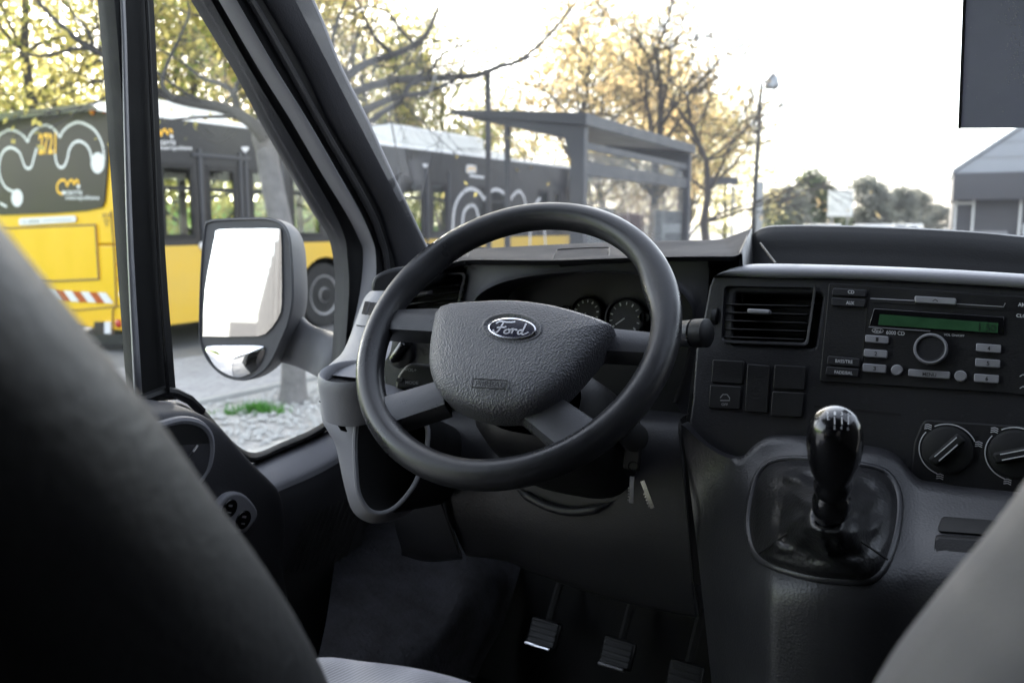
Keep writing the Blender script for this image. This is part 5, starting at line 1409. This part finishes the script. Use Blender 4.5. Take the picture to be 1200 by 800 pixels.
# row behind the bus: yellowing crowns
tl = [('yellow leafy tree above the rear of the bus, farthest out to the side', 'leaf_y'), ('yellow-green tree behind the left part of the bus', 'leaf_y'), ('green-tinged tree behind the bus door', 'leaf_g'),
      ('olive tree crown behind the middle of the bus roof', 'leaf_y'), ('rusty yellow tree behind the front half of the bus', 'leaf_o'), ('yellow tree seen over the front of the bus', 'leaf_y'), ('pale olive tree between bus front and shelter roof', 'leaf_g')]
for i, (px, Y, h, sp) in enumerate([(-40, 19, 9.0, 2.6), (45, 17, 8.5, 2.5), (140, 20, 10, 2.8), (235, 21, 9.5, 2.6), (330, 24, 10, 2.8), (425, 26, 8.5, 2.6), (520, 29, 7.2, 2.4)]):
    tree('leafy_tree', (px - 600) / 1000 * Y, Y, h, sp, 20 + i, tl[i][0], tl[i][1], nl=14, lsize=.07, lsp=.45, clear=.10)
for i, (px, Y, h, sp) in enumerate([(-20, 36, 15, 4.2), (95, 40, 16, 4.4), (215, 37, 15, 4.2), (320, 42, 15.5, 4.4), (415, 45, 13.5, 4.2), (505, 48, 11, 3.8), (690, 46, 11, 3.6), (775, 44, 9.5, 3.2), (850, 50, 7.5, 2.6)]):
    tree('golden_tree', (px - 600) / 1000 * Y, Y, h, sp, 140 + i, ['tall pale golden tree in the back row beyond the bus tail', 'tall pale golden tree in the back row behind the rear window of the bus', 'tall pale golden tree in the back row over the bus door', 'tall pale golden tree in the back row behind the windscreen pillar', 'tall pale golden tree in the back row over the roof box of the bus', 'lower pale golden tree in the back row beside the sign pole', 'pale golden tree in the back row behind the shelter roof', 'pale golden tree in the back row behind the dark upright tree', 'small pale golden tree in the back row near the street lamp'][i], 'leaf_p', nl=10, lsize=.14, lsp=.8, clear=.10, group='back row of golden trees')
mb = MB(); rf = random.Random(77)
for i in range(900):
    u, w = rf.uniform(-14, 46), rf.uniform(15, 19); z0 = 1.9
    leaves(mb, S(u, w, z0 + abs(rf.gauss(0, 1)) * 1.4), 16, .38, .13, rf)
tag(mb.build('hedge_foliage', M['leaf_y'], smooth=False), 'olive foliage mass along the top of the grassy bank', 'foliage', kind='stuff')
# shrubs under them, seen through the bus windows
for i, (px, Y, s) in enumerate([(120, 24, 1.3), (215, 23, 1.2), (262, 27, 1.5), (345, 28, 1.3), (450, 33, 1.6), (540, 36, 1.8), (610, 38, 1.7)]):
    root = empty('shrub', ((px - 600) / 1000 * Y, Y, 0), 0, ['low shrub behind the bus tail', 'yellowish shrub seen through the first side window of the bus', 'shrub seen through the bus door', 'shrub behind the bus above its rear wheel', 'shrub behind the middle of the bus', 'tall shrub behind the bus front', 'shrub between bus front and shelter'][i], 'shrub', 'shrubs beyond the bus')
    tm, cm = MB(), MB(); rg = random.Random(60 + i)
    for k in range(9): limb(tm, [root.location + Vector((0, 0, 0)), root.location + Vector((rg.gauss(0, s * .5), rg.gauss(0, s * .4), s * rg.uniform(.8, 1.5)))], .03, .01, 5)
    for k in range(70): leaves(cm, root.location + Vector((rg.gauss(0, s * .7), rg.gauss(0, s * .5), abs(rg.gauss(s * .7, s * .4)))), 12, .22, .12, rg)
    tm.v = [v - root.location for v in tm.v]; tm.build('stems', M['bark_dark'], root)
    cm.v = [v - root.location for v in cm.v]; cm.build('crown', M[['leaf_y', 'leaf_g'][i % 2]], root, smooth=False)
# bare winter trees beyond the shelter
tree('bare_tree', 2.75, 16.2, 6.0, 1.7, 31, 'dark upright bare tree rising right behind the shelter roof', 'leaf_o', nl=.35, lsize=.06, lsp=.18, depth=4, r0=.13, group='bare trees beyond the shelter', clear=.3, up=1.0)
tree('bare_tree', 1.5, 19.5, 6.6, 1.9, 32, 'thin bare tree with rusty leaves behind the left half of the shelter', 'leaf_o', nl=1, lsize=.09, lsp=.25, depth=4, r0=.11, group='bare trees beyond the shelter', clear=.25, up=1.1)
tree('bare_tree', 3.6, 15.5, 4.7, 1.9, 33, 'wide bare tree with branches reaching past the lamp post', 'leaf_o', nl=.12, lsize=.06, lsp=.2, depth=4, r0=.10, group='bare trees beyond the shelter', clear=.22, up=.45)
tree('bare_tree', 6.3, 31, 6.2, 2.2, 34, 'faint leafy tree far behind the lamp post', 'leaf_o', nl=4, lsize=.12, lsp=.4, depth=3, r0=.12, group='bare trees beyond the shelter', clear=.2, up=.8)
tree('bare_tree', 3.0, 27, 7.0, 2.4, 35, 'sparse reddish tree far behind the shelter glass', 'leaf_o', nl=5, lsize=.12, lsp=.4, depth=3, r0=.12, group='bare trees beyond the shelter', clear=.15, up=.8)
# one strong low branch of the wide bare tree
# far trees along the road
for i, (px, Y, h, sp, lf) in enumerate([(950, 62, 4.3, 1.2, 'leaf_d'), (1008, 70, 4.8, 1.0, 'leaf_hazed'), (1042, 90, 4.4, 1.5, 'leaf_hazed'), (1066, 105, 4.2, 1.8, 'leaf_hazed'), (915, 58, 3.4, 1.0, 'leaf_hazed'), (1095, 125, 3.0, 1.6, 'leaf_hazed')]):
    tree('road_tree', (px - 600) / 1000 * Y, Y, h, sp, 70 + i, ['round dark green tree far down the road', 'narrow grey-green tree right of the white board', 'hazy grey tree farther down the road', 'low hazy tree near the grey building', 'small pale tree left of the round dark one', 'farthest low tree beside the grey building'][i], lf, nl=9, lsize=.2, lsp=.4, depth=3, r0=.1, group='far trees along the road', clear=.1)
# ---- bus shelter ---------------------------------------------------------
A_ = wz(685, 133, 2.62); Bf = wz(811, 170, 2.62)
sd = (Bf - A_); sd.z = 0; SLn = sd.length; sd.normalize(); sl_ = Vector((-sd.y, sd.x, 0))
SHE = empty('bus_shelter', (A_.x, A_.y, 0), math.atan2(sd.y, sd.x), 'slate grey bus shelter with sloping roof and glass walls', 'bus shelter')
def sb(mb, name, mat, par=None, **kw): return mb.build(name, M[mat], par or SHE, **kw)
# local: x along, y to the left (towards the bus), z up
RW = 1.5
mb = MB()
mb.prism([(-.06, -.04, 2.50), (-.06, -.04, 2.62), (-.06, RW, 2.74), (-.06, RW, 2.69)], (SLn + .12, 0, 0))
sb(mb, 'shelter_roof', 'shelter', bevel=.006)
for x in (0, SLn - .1):
    sb(MB().prism([(x, 0, 0), (x, 0, 2.50), (x, 1.25, 2.665), (x, 1.25, 2.63), (x, .22, 2.40), (x, .15, 2.2), (x, .15, 0)], (.10, 0, 0)), 'shelter_post', 'shelter', bevel=.004)
sb(MB().box((.05, .88, 1.3), .05, .05, 2.6), 'thin_post', 'shelter')
sb(MB().box((SLn / 2, .05, 2.32), SLn - .2, .05, .07), 'rail', 'shelter'); sb(MB().box((SLn / 2, .05, 2.10), SLn - .2, .06, .13), 'rail', 'shelter'); sb(MB().box((SLn / 2, .05, .35), SLn - .2, .05, .08), 'rail', 'shelter')
sb(MB().box((SLn / 2, .05, 1.22), SLn - .2, .012, 1.62), 'glass_wall', 'shelter_glass', smooth=False)
sb(MB().box((SLn / 2, .05, 2.22), SLn - .2, .010, .10), 'glass_wall', 'shelter_glass', smooth=False)
for x0, x1, z0, z1, m_ in ((.12, 1.05, .42, 1.72, 'poster'), (2.5, SLn - .16, .42, 1.72, 'poster')):
    sb(MB().box(((x0 + x1) / 2, .085, (z0 + z1) / 2), x1 - x0, .03, z1 - z0), 'poster_panel', m_, bevel=.004)
sb(MB().box((1.75, .12, 1.05), .9, .03, 1.25), 'poster_panel', 'red_reflection', bevel=.004)  # red panel standing in for a poster's reflection in the glass
sb(MB().box((SLn / 2 + .2, .5, .50), SLn - .9, .35, .05), 'bench', 'steel', bevel=.01)
for x in (.9, SLn - .7): sb(MB().box((x, .5, .25), .06, .25, .5), 'bench_leg', 'shelter')
# pole behind
pb = wy(572, 132, 11.5)
po = empty('sign_pole', (pb.x, pb.y, 0), 0, 'short dark pole top rising behind the left end of the shelter roof', 'pole')
zt_ = wy(572, 86, 11.5).z
MB().tube([(0, 0, 0), (0, 0, zt_ * .6), (0, 0, zt_)], .04, 10).build('post', M['shelter'], po)
MB().lathe([(.045, 0), (.045, .05), (0, .06)], (0, 0, zt_), (0, 0, 1), 12).build('post_cap', M['shelter'], po)
# ---- street lamp ---------------------------------------------------------
lb = wy(883, 265, 20); lt = wy(886, 96, 20)
LP = empty('street_lamp', (lb.x, lb.y, 0), 0, 'tall thin dark street lamp with a small lantern on a side arm', 'street lamp')
zt_ = lt.z
MB().tube([(0, 0, 0), (0, 0, 1.2), (.02, 0, zt_ * .6), (.06, 0, zt_)], [.09, .075, .055, .035], 10).build('post', M['bus_dark'], LP)
MB().tube([(.06, 0, zt_ - .03), (.12, 0, zt_ + .02), (.22, 0, zt_)], .022, 8).build('arm', M['steel'], LP)
MB().lathe([(.05, .18), (.11, .12), (.16, -.02), (.17, -.12), (.13, -.16), (0, -.17)], (.30, 0, zt_ + .0), (.1, 0, 1), 18).build('lantern', M['steel'], LP)
bx = MB().box((.10, -.06, 1.9), .16, .10, 1.2); bx.build('meter_box', M['steel'], LP, bevel=.01)
# ---- dark sign behind lamp
sg = wy(845, 212, 24); g_ = empty('road_sign', (sg.x, sg.y, 0), 0, 'small dark rectangular road sign left of the street lamp', 'sign')
MB().box((0, 0, sg.z), .95, .04, .22).build('sign_board', M['shelter'], g_, bevel=.01)
for x in (-.35, .35): MB().tube([(x, .04, 0), (x, .04, sg.z + .1)], .03, 8).build('post', M['steel'], g_)
# ---- far white vans and cars ---------------------------------------------
def vehicle(name, px, Y, L_, Wd, H, mat, label, cat, boxy, rz=ANG):
    x = (px - 600) / 1000 * Y
    r = empty(name, (x, Y, 0), rz, label, cat, 'vehicles parked far down the road')
    if boxy: prof = [(-L_ / 2, .35), (-L_ / 2 + .03, H * .6), (-L_ / 2 + .12, H), (L_ / 2 - 1.5, H), (L_ / 2 - .75, H * .60), (L_ / 2 - .08, H * .48), (L_ / 2, .35)]
    else: prof = [(-L_ / 2, .35), (-L_ / 2 + .05, H * .62), (-L_ / 2 + .5, H * .66), (-L_ / 2 + 1.1, H), (L_ / 2 - 1.9, H), (L_ / 2 - 1.1, H * .66), (L_ / 2 - .1, H * .55), (L_ / 2, .35)]
    MB().prism([(x_, -Wd / 2, z) for x_, z in prof], (0, Wd, 0)).build('body', M[mat], r, bevel=.08, bseg=3)
    MB().box((-L_ / 2 + (.10 if boxy else .72), 0, H * .78), .06 if boxy else .5, Wd * .78, H * .22).build('rear_window', M['window_dark'], r, bevel=.02)
    MB().box((L_ / 2 - 1.5, 0, H * .79), 1.0, Wd + .02, H * .24).build('side_window', M['window_dark'], r, bevel=.05)
    for sx in (-L_ / 2 + .8, L_ / 2 - .85):
        for sy in (-Wd / 2 + .1, Wd / 2 - .1):
            MB().lathe([(0, -.1), (.2, -.1), (.31, -.09), (.33, 0), (.31, .09), (.2, .1), (0, .1)], (sx, sy, .33), (0, 1, 0), 18).build('wheel', M['tyre'], r)
    for sy in (-Wd / 2 + .12, Wd / 2 - .12): MB().box((-L_ / 2 + .0, sy, H * .45), .05, .14, .3).build('tail_lamp', M['red_lamp'], r, bevel=.02)
vehicle('parked_car', 1022, 44, 4.3, 1.75, 1.52, 'white', 'white car parked under the narrow far tree', 'car', False)
vehicle('parked_car', 1040, 50, 4.3, 1.75, 1.50, 'steel', 'grey car parked far off before the hazy trees', 'car', False)
vehicle('parked_car', 1060, 58, 4.3, 1.75, 1.52, 'white', 'farthest white car near the low hazy trees', 'car', False)
vehicle('parked_car', 962, 48, 4.3, 1.75, 1.52, 'white', 'white car below the round dark tree', 'car', False)
sg = wy(985, 238, 55); g_ = empty('billboard', (sg.x, sg.y, 0), 0, 'blank white board standing among the far trees', 'billboard')
MB().box((0, 0, sg.z), 1.6, .08, 1.7).build('board', M['white'], g_, bevel=.02)
for x in (-.5, .5): MB().tube([(x, .06, 0), (x, .06, sg.z)], .05, 8).build('post', M['steel'], g_)
# ---- grey kiosk building on the right ------------------------------------
e0 = wy(1118, 203, 27)
K = empty('kiosk_building', (e0.x, e0.y, 0), R_(-26), 'low grey building with a sloping pale roof and glass front at the far right', 'building')
ez = e0.z; fz = wy(1118, 234, 27).z
MB().prism([(-.05, -.05, ez), (-.05, 6, ez), (3.5, 6, ez + 2.6), (3.5, -.05, ez + 2.6)], (0, 0, .12)).build('roof', M['roofing'], K)
MB().prism([(-.02, 0, ez - .02), (1.75, 0, ez + 1.27), (9, 0, ez + 1.27), (9, 0, ez - .02)], (0, 6, 0)).build('gable', M['roofing'], K)
for zz in (.45, .9): MB().box((4.6, -.012, ez + zz), 8.4, .02, .02).build('cladding_seam', M['clad'], K)
MB().box((4.5, 2.9, (ez + fz) / 2 - .01), 9, 6.0, ez - fz).build('fascia', M['fascia'], K)
MB().box((4.5, 3.2, fz / 2), 8.9, 5.4, fz).build('glass_front', M['fascia'], K)
for x in (.12, .62, 1.9, 3.2, 4.6): MB().box((x, .44, fz / 2), .07, .08, fz).build('mullion', M['white'], K)
MB().box((.37, .44, fz - .1), .5, .08, .07).build('mullion', M['white'], K)
MB().box((1.15, .46, fz * .38), .9, .05, .9).build('door_panel', M['clad'], K)
MB().box((2.6, .46, fz * .6), 1.2, .05, .35).build('sign_band', M['poster'], K)
# ---- buildings behind the van (seen in the door mirror) ------------------
def refl(px, py):
    """street-frame start and direction of the mirror's reflection at a pixel"""
    p = mp(px, py); d = ray(VB, px, py).normalized(); r = d - Mn * 2 * d.dot(Mn)
    return M_V2W @ p, (M_V2W.to_3x3() @ r)
def rat(px, py, dist):
    p, d = refl(px, py); h = Vector((d.x, d.y, 0)).length; return p + d * (dist / h)
n0 = rat(341, 300, 30); f0 = rat(303, 365, 150)
fd = Vector((f0.x - n0.x, f0.y - n0.y, 0)); fl = fd.length; fd.normalize()
Hb = rat(325, 270, 43).z
OB = empty('office_building', (n0.x, n0.y, 0), math.atan2(fd.y, fd.x), 'tall grey ribbed building reflected in the right side of the door mirror', 'building')
vr_ = M_V2W.to_3x3() @ Vector((1, 0, 0)); side_ = 1 if Vector((-fd.y, fd.x, 0)).dot(vr_) > 0 else -1
MB().box((fl / 2, side_ * 6.1, Hb / 2), fl, 12, Hb).build('wall', M['clad2'], OB)
for k in range(16): MB().box((.4 + k * (fl - .8) / 15, side_ * .0, Hb / 2), 1.6, .5, Hb - .4).build('rib', M['clad3'], OB)
for k in range(15): MB().box((.4 + (k + .5) * (fl - .8) / 15, side_ * .07, Hb / 2 - .5), 3.4, .16, Hb - 2.2).build('window', M['window_dark'], OB)
q = rat(298, 378, 170)
OB2 = empty('low_block', (q.x, q.y, 0), math.atan2(fd.y, fd.x), 'small grey block reflected low in the door mirror', 'building')
MB().box((0, 0, q.z * .5), 12, 9, q.z).build('wall', M['clad3'], OB2)
for k in range(4): MB().box((-5 + k * 3, -side_ * 4.5, q.z * .6), 1.4, .1, 1.2).build('window', M['window_dark'], OB2)
for i, (px, py) in enumerate([(248, 425), (256, 430), (262, 434)]):
    q = M_V2W @ Vector((-8 - 6 * i, -12 - 10.5 * i, -1.5))
    tree('rear_tree', q.x - 2, q.y, 6.5, 2.2, 90 + i, ['nearest green tree behind the van, reflected in the small lower mirror', 'middle green tree behind the van, reflected in the small lower mirror', 'farthest green tree behind the van, reflected in the small lower mirror'][i], 'leaf_g', nl=9, lsize=.16, lsp=.4, group='trees behind the van', clear=.1)

# ---- light ---------------------------------------------------------------
SUN_AZ = R_(-20); SUN_EL = R_(25)         # azimuth from the street's forward axis, + to the right
sd_ = Vector((math.sin(SUN_AZ) * math.cos(SUN_EL), math.cos(SUN_AZ) * math.cos(SUN_EL), math.sin(SUN_EL)))
sl = bpy.data.lights.new('sun', 'SUN'); sl.energy = 4.2; sl.angle = R_(.6); sl.color = (1, .93, .82)
so = bpy.data.objects.new('sun', sl); COL.objects.link(so); so.rotation_euler = (-sd_).to_track_quat('-Z', 'Y').to_euler()
w = bpy.data.worlds.new('World'); SC.world = w; w.use_nodes = True
nt = w.node_tree; bg = nt.nodes['Background']
sky = nt.nodes.new('ShaderNodeTexSky'); sky.sky_type = 'NISHITA'; sky.sun_disc = False
sky.sun_elevation = SUN_EL; sky.sun_rotation = SUN_AZ; sky.air_density = 1.0; sky.dust_density = 1.5; sky.ozone_density = 1.0
hs = nt.nodes.new('ShaderNodeHueSaturation'); hs.inputs['Saturation'].default_value = .45
nt.links.new(sky.outputs[0], hs.inputs['Color']); nt.links.new(hs.outputs[0], bg.inputs[0]); bg.inputs[1].default_value = .13

# ---- camera --------------------------------------------------------------
cd = bpy.data.cameras.new('camera'); cam = bpy.data.objects.new('camera', cd); COL.objects.link(cam)
cam.location = (0, 0, CAM_H); cam.rotation_euler = (math.pi / 2 - PITCH, 0, 0)
cd.sensor_width = 36; cd.lens = 30; cd.clip_start = .01; cd.clip_end = 3000
cd.dof.use_dof = True; cd.dof.focus_distance = .98; cd.dof.aperture_fstop = 5.6; cd.dof.aperture_blades = 7
SC.camera = cam
SC.view_settings.view_transform = 'Standard'; SC.view_settings.look = 'None'; SC.view_settings.gamma = 1
SC.view_settings.exposure = 2.85
cy = SC.cycles
cy.use_denoising = True; cy.max_bounces = 8; cy.diffuse_bounces = 4; cy.glossy_bounces = 4; cy.transmission_bounces = 4; cy.transparent_max_bounces = 24
cy.sample_clamp_indirect = 6; cy.caustics_reflective = False; cy.caustics_refractive = False
